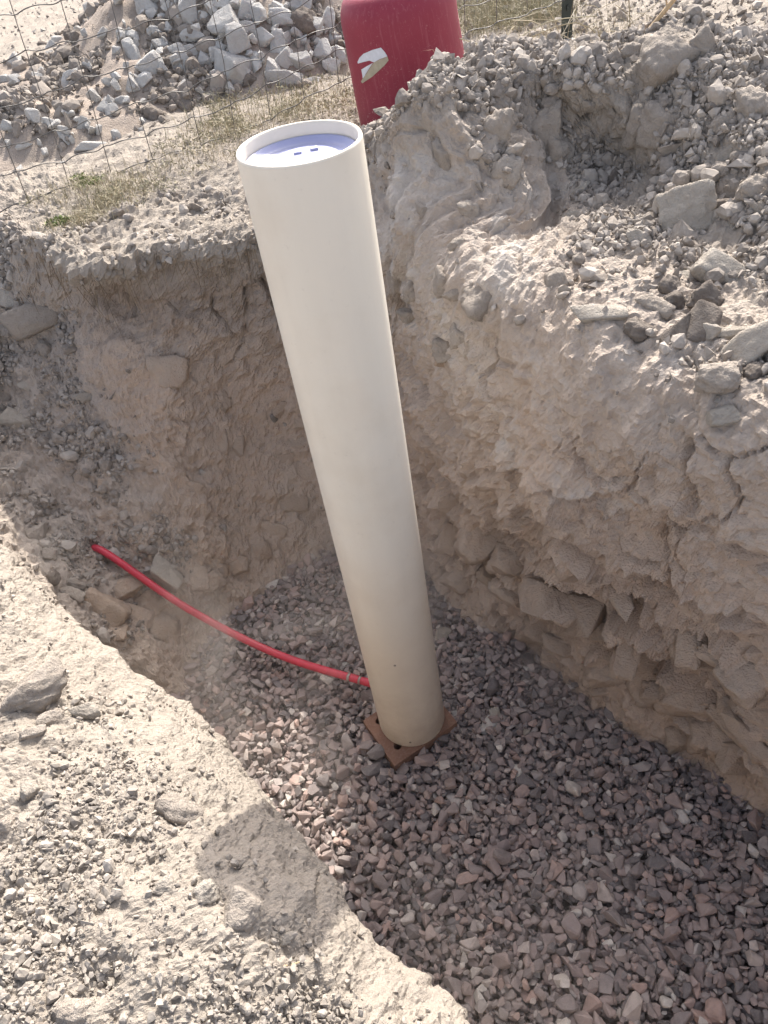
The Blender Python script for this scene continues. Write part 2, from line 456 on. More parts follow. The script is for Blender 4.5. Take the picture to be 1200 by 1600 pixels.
def build_ground():
    ns = len(NET)
    lev = []
    for name, pts in NET:
        p = np.array(pts, float)
        foot = p[0].copy()
        dirv = PIT_C - foot[:2]
        inner = np.array([*(foot[:2] + dirv * 0.18), -0.10])
        p[0, 2] = -0.02
        d = p[7, :2] - PIT_C
        d /= np.linalg.norm(d)
        r6 = np.linalg.norm(p[7, :2] - PIT_C)
        far = [np.array([*(PIT_C + d * r), z]) for r, z in ((r6 + 2.2, 1.10), (9.5, 1.12), (45.0, 1.1), (320.0, 1.0))]
        pts_all = [inner, *p, *far]
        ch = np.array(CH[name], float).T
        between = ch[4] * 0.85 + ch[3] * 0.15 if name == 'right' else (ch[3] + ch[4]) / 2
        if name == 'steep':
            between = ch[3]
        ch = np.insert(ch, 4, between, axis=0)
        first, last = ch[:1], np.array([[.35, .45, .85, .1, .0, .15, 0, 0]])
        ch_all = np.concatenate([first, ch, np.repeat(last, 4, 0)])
        lev.append(np.concatenate([np.array(pts_all), ch_all], 1))
    lev = np.array(lev)                                       # stations x levels x 11
    nl = lev.shape[1]
    # columns between the stations, spaced by how large they show
    cams = np.array([0, 0, CAM_Z])
    wts = []
    for i in range(ns):
        a, b = lev[i], lev[(i + 1) % ns]
        q = [3, 5, 6]
        L = np.linalg.norm(a[q, :3] - b[q, :3], axis=1)
        D = np.linalg.norm((a[q, :3] + b[q, :3]) / 2 - cams, axis=1)
        w = (L / D).mean()
        if 'off' in (NET[i][0], NET[(i + 1) % ns][0]):
            w *= 0.22
        wts.append(w)
    wts = np.array(wts)
    ncol = np.maximum(8, np.round(1190 * wts / wts.sum())).astype(int)
    cols = []
    for i in range(ns):
        p0, p1, p2, p3 = lev[i - 1], lev[i], lev[(i + 1) % ns], lev[(i + 2) % ns]
        # non-uniform tangents, knot spacing from the rim curve
        h = [max(0.03, np.sqrt(np.linalg.norm(a[5, :3] - b[5, :3]))) for a, b in ((p0, p1), (p1, p2), (p2, p3))]
        m1 = ((p2 - p1) / h[1] * h[0] + (p1 - p0) / h[0] * h[1]) / (h[0] + h[1]) * h[1]
        m2 = ((p3 - p2) / h[2] * h[1] + (p2 - p1) / h[1] * h[2]) / (h[1] + h[2]) * h[1]
        for k in range(ncol[i]):
            f = k / ncol[i]
            f2, f3 = f * f, f * f * f
            cols.append((2 * f3 - 3 * f2 + 1) * p1 + (f3 - 2 * f2 + f) * m1 + (-2 * f3 + 3 * f2) * p2 + (f3 - f2) * m2)
    cols = np.array(cols)                                     # ncol x levels x 11
    # smooth along the profile
    nc = len(cols)
    sub = 24
    h = np.sqrt(np.linalg.norm(np.diff(cols[:, :, :3], axis=1), axis=2)) + 1e-3
    dense = []
    for j in range(nl - 1):
        p1, p2 = cols[:, j], cols[:, j + 1]
        p0, p3 = cols[:, max(j - 1, 0)], cols[:, min(j + 2, nl - 1)]
        h1 = h[:, j][:, None]
        h0 = h[:, max(j - 1, 0)][:, None]
        h2 = h[:, min(j + 1, nl - 2)][:, None]
        m1 = ((p2 - p1) / h1 * h0 + (p1 - p0) / h0 * h1) / (h0 + h1) * h1
        m2 = ((p3 - p2) / h2 * h1 + (p2 - p1) / h1 * h2) / (h1 + h2) * h1
        for k in range(sub):
            f = k / sub
            f2, f3 = f * f, f * f * f
            dense.append((2 * f3 - 3 * f2 + 1) * p1 + (f3 - 2 * f2 + f) * m1 + (-2 * f3 + 3 * f2) * p2 + (f3 - f2) * m2)
    dense.append(cols[:, -1])
    dense = np.stack(dense, 1)                                # ncol x nd x 11
    nr = 485
    seg = np.linalg.norm(np.diff(dense[:, :, :3], axis=1), axis=2)
    mid = (dense[:, 1:, :3] + dense[:, :-1, :3]) / 2
    dist = np.linalg.norm(mid - cams, axis=2)
    w = seg / np.maximum(dist, 0.6) ** 1.25
    w[:, 9 * sub:] *= 0.6
    w[:, 10 * sub:] *= 0.25
    cum = np.concatenate([np.zeros((nc, 1)), np.cumsum(w, 1)], 1)
    # let neighbouring columns share their row spacing
    cum /= cum[:, -1:]
    ker = np.hanning(61)
    ker /= ker.sum()
    pad = np.concatenate([cum[-30:], cum, cum[:30]], 0)
    cum = np.stack([np.convolve(pad[:, k], ker, 'valid') for k in range(pad.shape[1])], 1)
    s = np.linspace(0, 1, nr)
    grid = np.empty((nc, nr, cols.shape[2]))
    idx = np.arange(dense.shape[1])
    lvl = np.empty((nc, nr))
    for c in range(nc):
        q = np.interp(s, cum[c], idx)
        i = np.minimum(q.astype(int), len(idx) - 2)
        f = (q - i)[:, None]
        grid[c] = dense[c, i] * (1 - f) + dense[c, i + 1] * f
        lvl[c] = np.interp(q / sub, [0, 4, 5, 6, 20], [0, 4, 4.5, 5, 19])     # the bench counts as half a level
    P = grid[:, :, :3]
    dt = np.roll(P, -1, 0) - np.roll(P, 1, 0)
    ds = np.gradient(P, axis=1)
    N = np.cross(dt, ds)
    N /= np.linalg.norm(N, axis=2, keepdims=True) + 1e-12
    # normals smoothed so that the displacement stays tidy
    for _ in range(3):
        N = (N + np.roll(N, 1, 0) + np.roll(N, -1, 0) + np.concatenate([N[:, :1], N[:, :-1]], 1) + np.concatenate([N[:, 1:], N[:, -1:]], 1))
        N /= np.linalg.norm(N, axis=2, keepdims=True) + 1e-12
    p, nrm = P.reshape(-1, 3), N.reshape(-1, 3)
    ch = grid[:, :, 3:].reshape(-1, 8).clip(0, 1)
    rough, clod, spur, rocky = ch[:, 0], ch[:, 1], ch[:, 6], ch[:, 7]
    tc = np.concatenate([[0], np.cumsum(np.linalg.norm(np.diff(cols[:, 4, :3], axis=0), axis=1))])
    tcg = np.repeat(tc, nr)
    scg = np.concatenate([np.zeros((nc, 1)), np.cumsum(np.linalg.norm(np.diff(P, axis=1), axis=2), 1)], 1).reshape(-1)
    wall = np.clip(1.15 - np.abs(nrm[:, 2]) * 1.5, 0, 1)
    lv = lvl.reshape(-1)
    fade = np.clip((9.3 - lv) / 1.0, 0.0, 1.0)
    r = np.linalg.norm(p - cams, axis=1)
    pf = p.astype(np.float32)
    warp = np.stack([pnoise(pf * 6 + 3), pnoise(pf * 6 + 31), pnoise(pf * 6 + 71)], 1) * 0.05
    d = 0.032 * rough * fbm(pf * 3.6, 2)
    d += 0.013 * rough * fbm((pf + warp) * 12.0, 4, 0.55)
    # broken rock in the cut: every block leans its own way
    rock = wall * rocky
    w1, w2, cid, vec = worley((pf + warp) * np.array([7.5, 7.5, 12.0], np.float32))
    d += rock * 0.074 * ((_R01[cid, 3] - 0.5) + 0.8 * (_G[(cid * 7 + 3) & 255] * vec).sum(1)) * np.clip((w2 - w1) * 12.0, 0.2, 1)
    w1, w2, cid, vec = worley((pf + warp * 0.7) * np.array([17.0, 17.0, 30.0], np.float32))
    d += rock * 0.031 * ((_R01[cid, 3] - 0.5) + 0.9 * (_G[(cid * 5 + 1) & 255] * vec).sum(1)) * np.clip((w2 - w1) * 9.0, 0.25, 1)
    d += rock * 0.006 * fbm(pf * np.array([22, 22, 60], np.float32), 2)
    # ledges and long bulges
    d += wall * rough * 0.045 * fbm((pf + warp) * np.array([3.2, 3.2, 6.5], np.float32) + 33, 2)
    # spurs and gullies running down the eroded bank
    st = np.stack([tcg * 7.5 + 0.5 * pnoise(pf * 5.0), scg * 1.7, np.zeros_like(tcg)], 1)
    d += spur * 0.034 * (0.8 - 1.6 * np.abs(fbm(st, 2)))
    st = np.stack([tcg * 24.0 + 0.9 * pnoise(pf * 9.0), scg * 4.5, np.zeros_like(tcg)], 1)
    d += spur * 0.010 * (1 - 2.0 * np.abs(fbm(st + 40, 3)))
    # tooth marks of the bucket
    tooth = np.clip(pnoise(pf * 2.6 + 70) * 4, 0, 1)
    d += wall * (1 - rocky) * 0.006 * pnoise(np.stack([tcg * 2.0, scg * 42.0 + tcg * 12.0, tcg * 0], 1)) * tooth
    # cracks
    w1, w2, cid, vec = worley((pf + warp * 1.6) * np.array([6.0, 6.0, 4.0], np.float32) + 11)
    crack = np.clip(1 - (w2 - w1) / 0.06, 0, 1) * np.clip(pnoise(pf * 4.0 + 21) * 3 + 0.2, 0, 1)
    d -= wall * crack * 0.026
    # crumbling lumps with sharp valleys
    bl = np.abs(fbm((pf + warp * 0.8) * 17.0 + 80, 3, 0.6))
    d += (0.15 + 0.85 * rough) * 0.016 * (bl - 0.25) * np.clip(0.35 + 1.8 * pnoise(pf * 4.0 + 90), 0.1, 1)
    # loose crust: thin broken sheets
    hst = fbm((pf + warp * 0.5) * 8.0 + 60, 4, 0.55) * 4.0
    fr = hst - np.floor(hst)
    d += (0.25 + 0.55 * rough) * 0.0070 * (np.floor(hst) + np.clip((fr - 0.4) * 6.0, 0, 1)) * np.clip(0.5 + 1.6 * pnoise(pf * 3.0 + 7), 0, 1)
    hst = fbm((pf + warp * 0.3) * 21.0 + 90, 3, 0.6) * 3.0
    fr = hst - np.floor(hst)
    d += (0.25 + rough) * 0.0045 * (np.floor(hst) + np.clip((fr - 0.4) * 5.0, 0, 1))
    # small clods in the loose soil
    w1, w2, cid, vec = worley((pf + warp * 0.5) * 30.0)
    d += clod * 0.006 * np.clip(0.60 - w1, 0, 1) * 1.5 * _R01[cid, 3]
    w1, w2, cid, vec = worley(pf * 62.0 + 5)
    d += (clod * 0.7 + 0.1) * 0.0045 * np.clip(0.6 - w1, 0, 1) * (0.3 + _R01[cid, 3])
    d += 0.0045 * (0.35 + rough) * fbm(pf * 48.0, 2, 0.7)
    # small pits and chips in the dusty crust
    pit = np.clip(pnoise(pf * 30.0 + 50) - 0.30, 0, 1)
    d -= pit * 0.020 * (0.4 + rough)
    d *= fade
    d += (1 - fade) * 0.03 * fbm(pf * 0.7, 3)
    d = np.where(lv < 1.0, d * np.clip(lv, 0, 1), d)
    q = p + nrm * d[:, None]
    # shallow furrows running down the steep face beside the pipe
    V = q.reshape(nc, nr, 3)
    i0 = np.arange(nc)
    i1 = (i0 + 1) % nc
    r0 = np.arange(nr - 1)
    a = (i0[:, None] * nr + r0).ravel()
    b = (i1[:, None] * nr + r0).ravel()
    faces = np.stack([a, a + 1, b + 1, b], 1)
    me = new_mesh("ground", q, faces, False)
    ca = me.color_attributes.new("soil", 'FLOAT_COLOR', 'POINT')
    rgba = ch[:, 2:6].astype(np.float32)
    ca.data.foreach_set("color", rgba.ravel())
    Nn = np.cross(np.gradient(V, axis=1), np.roll(V, -1, 0) - np.roll(V, 1, 0)).reshape(-1, 3)
    area = np.linalg.norm(Nn, axis=1) / 2
    return me, q, nrm, clod, lv, area, cols[:, 1, :2]


ground_me, GV, GN, GCLOD, GLV, GAREA, FOOT = build_ground()
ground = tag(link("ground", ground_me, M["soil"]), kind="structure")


def project(v):
    c = (np.asarray(v, float) - np.array([0, 0, CAM_Z])) @ CAM_ROT
    z = np.minimum(c[:, 2], -1e-3)
    ok = c[:, 2] < -0.05
    return 600 + 1202 * c[:, 0] / -z, 800 - 1202 * c[:, 1] / -z, -c[:, 2], ok


GPX, GPY, GDEPTH, _gok = project(GV)
GPX = np.where(_gok, GPX, -9999)


def on_ground(px, py):
    """the visible point of the ground near a sight line, with its normal and distance"""
    dd = (GPX - px) ** 2 + (GPY - py) ** 2
    near = np.where(dd < 49)[0]
    if len(near) == 0:
        near = np.argsort(dd)[:6]
    k0 = near[np.argmin(GDEPTH[near])]
    lay = near[GDEPTH[near] < GDEPTH[k0] + 0.06]
    k = lay[np.argmin(dd[lay])]
    return GV[k].copy(), GN[k].copy(), float(np.linalg.norm(GV[k] - np.array([0, 0, CAM_Z])))


# bare soil under the gravel
_fc = FOOT[::12]
_n = len(_fc)
pf_v = [(*PIT_C, -0.045)] + [(*(PIT_C + (q - PIT_C) * 1.03), -0.045) for q in _fc]
pf_f = [(0, 1 + i, 1 + (i + 1) % _n) for i in range(_n)]
tag(link("pit_floor", mesh_py("pit_floor", pf_v, pf_f), M["dark_rock"]), kind="structure")

# ------------------------------------------------------------------ rock shapes
_ICO = {}


def ico(sub):
    if sub not in _ICO:
        bm = bmesh.new()
        bmesh.ops.create_icosphere(bm, subdivisions=sub, radius=1.0)
        v = np.array([x.co[:] for x in bm.verts])
        f = np.array([[q.index for q in t.verts] for t in bm.faces])
        bm.free()
        v /= np.linalg.norm(v, axis=1, keepdims=True)
        _ICO[sub] = (v, f)
    return _ICO[sub]


def poly_rock(seed, sub=4, planes=10, sharp=22.0, rough=0.05, box=True):
    """a rock cut by random planes, edges a little worn; fits a unit box (half sizes 1)"""
    g = np.random.default_rng(seed)
    v, f = ico(sub)
    n = g.normal(size=(planes, 3))
    d = g.uniform(0.72, 1.02, planes)
    if box:
        b = np.concatenate([np.eye(3), -np.eye(3)]) + g.normal(scale=0.16, size=(6, 3))
        n = np.concatenate([n, b])
        d = np.concatenate([d, g.uniform(0.72, 0.9, 6)])
    n /= np.linalg.norm(n, axis=1, keepdims=True)
    c = np.clip(v @ n.T, 1e-3, None) / d
    r = (c ** sharp).sum(1) ** (-1.0 / sharp)
    off = g.uniform(0, 90, 3)
    if rough > 0:
        r = r * (1 + rough * 1.3 * fbm(v * 2.3 + off, 3) + rough * 0.55 * fbm(v * 8 + off, 3, 0.6) + min(rough, 0.06) * 0.35 * (np.abs(pnoise(v * 17 + off)) - 0.2))
    p = v * r[:, None]
    p -= (p.max(0) + p.min(0)) / 2
    p /= np.abs(p).max(0)
    return p, f


def hull_rock(seed, n=13, bevel=0.10):
    """a broken angular stone: hull of random points, edges bevelled; fits a unit box"""
    g = np.random.default_rng(seed)
    q = g.normal(size=(n, 3))
    q /= np.linalg.norm(q, axis=1, keepdims=True)
    q = np.sign(q) * np.abs(q) ** 0.75 * g.uniform(0.82, 1.0, (n, 1))
    bm = bmesh.new()
    for p in q:
        bm.verts.new(p)
    res = bmesh.ops.convex_hull(bm, input=bm.verts)
    dead = [e for e in res["geom_interior"] + res["geom_unused"] if isinstance(e, bmesh.types.BMVert)]
    if dead:
        bmesh.ops.delete(bm, geom=list(set(dead)), context='VERTS')
    bmesh.ops.dissolve_limit(bm, angle_limit=math.radians(14), verts=bm.verts, edges=bm.edges)
    if bevel:
        bmesh.ops.bevel(bm, geom=list(bm.edges), offset=bevel, segments=1, affect='EDGES', profile=0.6, clamp_overlap=True)
    bmesh.ops.triangulate(bm, faces=bm.faces)
    v = np.array([x.co[:] for x in bm.verts])
    bm.verts.index_update()
    f = np.array([[x.index for x in t.verts] for t in bm.faces])
    bm.free()
    v -= (v.max(0) + v.min(0)) / 2
    v /= np.abs(v).max(0)
    return v, f


def rot_euler(a, b, c):
    ca, sa, cb, sb, cc, sc = np.cos(a), np.sin(a), np.cos(b), np.sin(b), np.cos(c), np.sin(c)
    return np.array([[cc * cb, cc * sb * sa - sc * ca, cc * sb * ca + sc * sa],
                     [sc * cb, sc * sb * sa + cc * ca, sc * sb * ca - cc * sa],
                     [-sb, cb * sa, cb * ca]])


def merge(parts):
    vs, fs, o = [], [], 0
    for v, f in parts:
        vs.append(v)
        fs.append(f + o)
        o += len(v)
    return np.concatenate(vs), np.concatenate(fs)


# ------------------------------------------------------------------ gravel: stones dropped one by one on a height raster
def inside(poly, x, y):
    r = np.zeros(len(x), bool)
    j = len(poly) - 1
    for i in range(len(poly)):
        (xi, yi), (xj, yj) = poly[i], poly[j]
        r ^= ((yi > y) != (yj > y)) & (x < (xj - xi) * (y - yi) / (yj - yi + 1e-12) + xi)
        j = i
    return r


def build_gravel():
    g = np.random.default_rng(11)
    cell = 0.004
    x0, y0, nx, ny = -1.0, 0.0, 525, 562
    H = np.full((nx, ny), -0.045)
    poly = PIT_C + (FOOT[::12] - PIT_C) * 1.035
    variants = [hull_rock(100 + i, int(g.integers(9, 14)), 0.13) for i in range(36)]
    plain = [hull_rock(100 + i, 11, 0.0) for i in range(36)]
    # candidate spots
    n = 12000
    cx = g.uniform(x0 + .06, x0 + nx * cell - .06, n * 4)
    cy = g.uniform(y0 + .06, y0 + ny * cell - .06, n * 4)
    ok = inside(poly, cx, cy)
    px, py, _, _ = project(np.stack([cx, cy, np.zeros_like(cx)], 1))
    ok &= (px > -60) & (px < 1290) & (py < 1690)
    cx, cy = cx[ok], cy[ok]
    area = ok.mean() * (nx * cell - .12) * (ny * cell - .12)
    count = int(area * 11200)
    stones = []
    pos = 0
    brick_c = np.array([-0.038, 1.255])
    bx = np.array([0.9, 0.435])
    for k in range(count):
        sz = 0.0087 * np.exp(g.normal(0, 0.36))
        if k < count * 0.35:
            sz *= 0.95
        sz = min(max(sz, 0.0048), 0.024)
        a, b, c = sz * g.uniform(0.95, 1.4), sz * g.uniform(0.78, 1.0), sz * g.uniform(0.55, 0.88)
        best = None
        for t in range(4):
            i = g.integers(len(cx))
            hx, hy = int((cx[i] - x0) / cell), int((cy[i] - y0) / cell)
            q = np.array([cx[i], cy[i]]) - brick_c
            if abs(q @ bx) < 0.108 + a * .3 and abs(q @ np.array([-bx[1], bx[0]])) < 0.083 + a * .3:
                continue
            w = int(b / cell)
            hh = H[hx - w:hx + w + 1, hy - w:hy + w + 1].mean()
            if best is None or hh < best[0]:
                best = (hh, i)
        if best is None:
            continue
        i = best[1]
        yaw, tx, ty = g.uniform(0, 6.283), g.normal(0, 0.30), g.normal(0, 0.30)
        R = rot_euler(tx, ty, yaw)
        w = int(a / cell) + 1
        hx, hy = int((cx[i] - x0) / cell), int((cy[i] - y0) / cell)
        if not (w < hx < nx - w - 1 and w < hy < ny - w - 1):
            continue
        gx, gy = np.meshgrid(np.arange(-w, w + 1) * cell, np.arange(-w, w + 1) * cell, indexing='ij')
        u, v = gx * np.cos(yaw) + gy * np.sin(yaw), -gx * np.sin(yaw) + gy * np.cos(yaw)
        e = (u / a) ** 2 + (v / b) ** 2
        m = e < 1
        if not m.any():
            continue
        top = c * np.sqrt(np.clip(1 - e, 0, 1))
        patch = H[hx - w:hx + w + 1, hy - w:hy + w + 1]
        z = np.percentile((patch + top)[m], 62)
        patch[m] = np.maximum(patch[m], z + top[m] * 0.9)
        stones.append((max(a, b) * 1.0, g.integers(len(variants)), R @ np.diag([a, b, c]), np.array([cx[i], cy[i], z])))
    z_top = np.array([s[3][2] for s in stones])
    shift = -np.percentile(z_top, 80)
    return variants, plain, stones, shift, H


gv_variants, gv_plain, gv_stones, gv_shift, gv_H = build_gravel()
gravel_bed = tag(empty("gravel_bed", (0.05, 1.2, 0.0)), kind="structure")
gravel_bed["label"] = "bed of crushed purple grey gravel on the pit floor"
_loc = np.array([0.05, 1.2, 0.0])
_xyz = np.array([s[3] for s in gv_stones]) + np.array([0, 0, gv_shift])
_px, _py, _dp, _ = project(_xyz)
_show = np.array([s[0] for s in gv_stones]) / _dp
_show *= (_px > 0) & (_px < 1200) & (_py < 1600) & (_xyz[:, 2] > -0.012)
_big = set(np.argsort(-_show)[:300].tolist())
gv_me = {}
for _i in _big:
    k = gv_stones[_i][1]
    if k not in gv_me:
        gv_me[k] = new_mesh("stone", *gv_variants[k])
    o = link("stone", gv_me[k], M["gravel"], gravel_bed)
    mm = Matrix([list(r) for r in gv_stones[_i][2]]).to_4x4()
    mm.translation = Vector(_xyz[_i] - _loc)
    o.matrix_local = mm
def _form(i, st):
    x, y, z = _xyz[i]
    buried = z + st[0] * 0.6 < gv_H[int((x + 1.0) / 0.004), int(y / 0.004)] + gv_shift - 0.003
    return (gv_plain if buried or _py[i] < 1250 or _show[i] == 0 else gv_variants)[st[1]]


_v, _f = merge([((lambda q: (q[0] @ st[2].T + _xyz[i] - _loc, q[1]))(_form(i, st))) for i, st in enumerate(gv_stones) if i not in _big])
tag(link("loose_gravel", new_mesh("loose_gravel", _v, _f), M["gravel"], gravel_bed), kind="stuff")

# ------------------------------------------------------------------ the pipe with its blue cap
PIPE = np.array([-0.028, 1.268])
PIPE_Z0, PIPE_Z1 = 0.034, 1.715


def mat_pvc():
    t = NT("cream_pvc")
    mp = t.node("ShaderNodeMapping")
    mp.inputs["Scale"].default_value = (1, 1, 0.06)
    t.l.new(t.pos(), mp.inputs[0])
    n = t.noise(26.0, 4, 0.6, mp.outputs[0])
    s = t.noise(5.0, 5, 0.6)
    f = t.noise(60.0, 4, 0.7)
    z = t.node("ShaderNodeSeparateXYZ")
    t.l.new(t.pos(), z.inputs[0])
    c = t.mix(n, (0.71, 0.645, 0.54), (0.77, 0.705, 0.595))
    c = t.mix(t.ramp(s, 0.48, 0.72, 0.0, 0.5), c, (0.64, 0.555, 0.44))
    c = t.mix(t.ramp(f, 0.63, 0.76, 0.0, 0.25), c, (0.48, 0.42, 0.34))
    low = t.math('MULTIPLY', t.ramp(z.outputs[2], 0.05, 0.6, 1.0, 0.0), t.ramp(t.noise(9.0, 5, 0.65), 0.4, 0.65))
    c = t.mix(t.math('MULTIPLY', low, 0.35), c, (0.42, 0.34, 0.27))
    return t.done(c, t.ramp(f, 0.3, 0.7, 0.30, 0.48), t.bump(f, 0.05, 0.002), Specular_IOR_Level=0.45)


def mat_plain(name, col, rough=0.6, var=0.15, scale=40.0, bump=0.0, **kw):
    t = NT(name)
    n = t.noise(scale, 4, 0.6)
    c = t.mix(t.ramp(n, 0.3, 0.7), tuple(x * (1 - var) for x in col), tuple(min(1, x * (1 + var)) for x in col))
    return t.done(c, rough, t.bump(n, bump, 0.003) if bump else None, **kw)


pipe = tag(empty("plastic_pipe", (*PIPE, PIPE_Z0)), "tall cream plastic pipe standing upright on a brick in the pit", "pipe")
hh = PIPE_Z1 - PIPE_Z0
link("pipe_wall", lathe("pipe_wall", [(0.0925, 0), (0.0993, 0.0), (0.1, 0.002), (0.1, hh - 0.004), (0.0985, hh - 0.0006), (0.0965, hh), (0.0945, hh - 0.0006), (0.0925, hh - 0.004), (0.0925, 0.001)], 128), mat_pvc(), pipe)
M["rivet"] = mat_plain("rivet_metal", (0.30, 0.27, 0.24), 0.4, Metallic=0.8)


def on_pipe(px, py, r=0.1):
    d = CAM_ROT @ np.array([px - 600, -(py - 800), -1202.0])
    o = -PIPE
    A, B, C = d[0] ** 2 + d[1] ** 2, 2 * (o @ d[:2]), o @ o - r * r
    t = (-B - math.sqrt(max(B * B - 4 * A * C, 0))) / (2 * A)
    return np.array([0, 0, CAM_Z]) + t * d


for px, py in ((617, 1040), (641, 1160)):
    q = on_pipe(px, py)
    me = lathe("rivet", [(0.0001, 0.0022), (0.0022, 0.0018), (0.0036, 0.0), (0.0036, -0.002)], 12)
    o = link("rivet", me, M["rivet"], pipe)
    nrm = Vector((q[0] - PIPE[0], q[1] - PIPE[1], 0)).normalized()
    o.matrix_local = Matrix.Translation(Vector((q[0] - PIPE[0], q[1] - PIPE[1], q[2] - PIPE_Z0))) @ nrm.to_track_quat('Z', 'Y').to_matrix().to_4x4()

# blue cap sunk inside the mouth of the pipe
t = NT("lavender_plastic")
M["cap"] = t.done(t.mix(t.noise(30.0, 3), (0.325, 0.34, 0.505), (0.35, 0.365, 0.535)), 0.38, None, Specular_IOR_Level=0.4, Subsurface_Weight=0.25)
t.b.inputs["Subsurface Radius"].default_value = (0.01, 0.01, 0.02)
cap = tag(empty("pipe_cap", (*PIPE, PIPE_Z1 - 0.052)), "lavender blue plastic cap sunk inside the open top of the pipe", "cap")
link("cap_dish", lathe("cap_dish", [(0.0915, 0.010), (0.0921, 0.028), (0.0915, 0.031), (0.0895, 0.0325), (0.0875, 0.0324), (0.0855, 0.0305), (0.080, 0.0262), (0.0745, 0.0222), (0.0735, 0.0226), (0.0725, 0.0216), (0.067, 0.0196), (0.0635, 0.0196), (0.0625, 0.0208), (0.0612, 0.0240), (0.0595, 0.0250), (0.052, 0.0254), (0.051, 0.0262), (0.049, 0.0262), (0.048, 0.0256), (0.03, 0.0264), (0.0001, 0.0268)], 96), M["cap"], cap)


def box_bm(bm, c, s, rz=0.0, bevel=0.0):
    r = bmesh.ops.create_cube(bm, size=1.0)
    mt = Matrix.Translation(c) @ Matrix.Rotation(rz, 4, 'Z') @ Matrix.Diagonal((*s, 1))
    bmesh.ops.transform(bm, matrix=mt, verts=r["verts"])
    if bevel:
        es = list({e for v in r["verts"] for e in v.link_edges})
        bmesh.ops.bevel(bm, geom=es, offset=bevel, segments=2, affect='EDGES', profile=0.5)


def bm_obj(name, bm, mat, parent=None, smooth=False):
    me = bpy.data.meshes.new(name)
    bm.to_mesh(me)
    bm.free()
    if smooth:
        me.polygons.foreach_set("use_smooth", np.full(len(me.polygons), True))
    return link(name, me, mat, parent)


for sx in (-0.5, 0.5):
    bm = bmesh.new()
    box_bm(bm, (0.008 + sx * 0.027, 0.032 + sx * 0.004, 0.0275), (0.0125, 0.013, 0.005), 0.05, 0.0012)
    bm_obj("grip_tab", bm, M["cap"], cap)
bm = bmesh.new()
box_bm(bm, (-0.080, 0.004, 0.028), (0.013, 0.012, 0.006), 0.2, 0.0012)
bm_obj("latch_tab", bm, mat_plain("white_plastic", (0.72, 0.74, 0.82), 0.4, 0.03), cap)

# ------------------------------------------------------------------ the block under the pipe
def mat_brick():
    t = NT("red_clay_brick")
    n, m = t.noise(14.0, 5, 0.6), t.noise(150.0, 4, 0.7)
    c = t.mix(n, (0.19, 0.105, 0.075), (0.27, 0.155, 0.11))
    c = t.mix(t.ramp(m, 0.45, 0.75, 0, 0.6), c, (0.32, 0.23, 0.18))
    return t.done(c, 0.92, t.bump(m, 0.5, 0.002), Specular_IOR_Level=0.15)


def perforated_block():
    """a clay block with rows of round holes through its top face"""
    bc, bf, br = np.array([-0.178, 1.286]), np.array([-0.101, 1.119]), np.array([0.104, 1.224])
    ex = (br - bf) / np.linalg.norm(br - bf)
    ey = (bc - bf) / np.linalg.norm(bc - bf)
    lx, ly, top, bot = 0.23, 0.184, 0.0325, -0.034
    bm = bmesh.new()
    hr = 0.0125
    seg = 16
    gu, gv = [0, 0.0785, 0.1515, lx], [0, 0.074, 0.126, ly]
    hu, hv = [0.042, 0.115, 0.188], [0.048, 0.100, 0.152]

    def w(u, v, z):
        q = bf + ex * u + ey * v
        return bm.verts.new((q[0] - PIPE[0], q[1] - PIPE[1], z))

    for i in range(3):
        for j in range(3):
            outer, inner, deep = [], [], []
            # walk round the cell edge: four corners and points between
            u0, u1, v0, v1 = gu[i], gu[i + 1], gv[j], gv[j + 1]
            cs = [(u1, v0), (u1, v1), (u0, v1), (u0, v0)]
            rim = []
            for k in range(4):
                (ua, va), (ub, vb) = cs[k], cs[(k + 1) % 4]
                rim += [(ua + (ub - ua) * q / 4, va + (vb - va) * q / 4) for q in range(4)]
            for k in range(seg):
                a = math.atan2(-1, 1) + 2 * math.pi * k / seg
                outer.append(w(*rim[k], top))
                inner.append(w(hu[i] + math.cos(a) * hr, hv[j] + math.sin(a) * hr, top))
                deep.append(w(hu[i] + math.cos(a) * hr, hv[j] + math.sin(a) * hr, bot))
            for k in range(seg):
                l = (k + 1) % seg
                bm.faces.new((outer[k], outer[l], inner[l], inner[k]))
                bm.faces.new((inner[k], inner[l], deep[l], deep[k]))
    bmesh.ops.remove_doubles(bm, verts=bm.verts, dist=0.0002)
    o4 = [(0, 0), (lx, 0), (lx, ly), (0, ly)]
    lo = [w(u, v, bot) for u, v in o4]
    hi = [w(u, v, top) for u, v in o4]
    for k in range(4):
        l = (k + 1) % 4
        bm.faces.new((lo[k], lo[l], hi[l], hi[k]))
    bmesh.ops.recalc_face_normals(bm, faces=bm.faces)
    return bm


o = bm_obj("clay_block", perforated_block(), mat_brick())
o.location = (*PIPE, 0.0)
tag(o, "reddish perforated clay brick half sunk in gravel under the pipe", "brick")

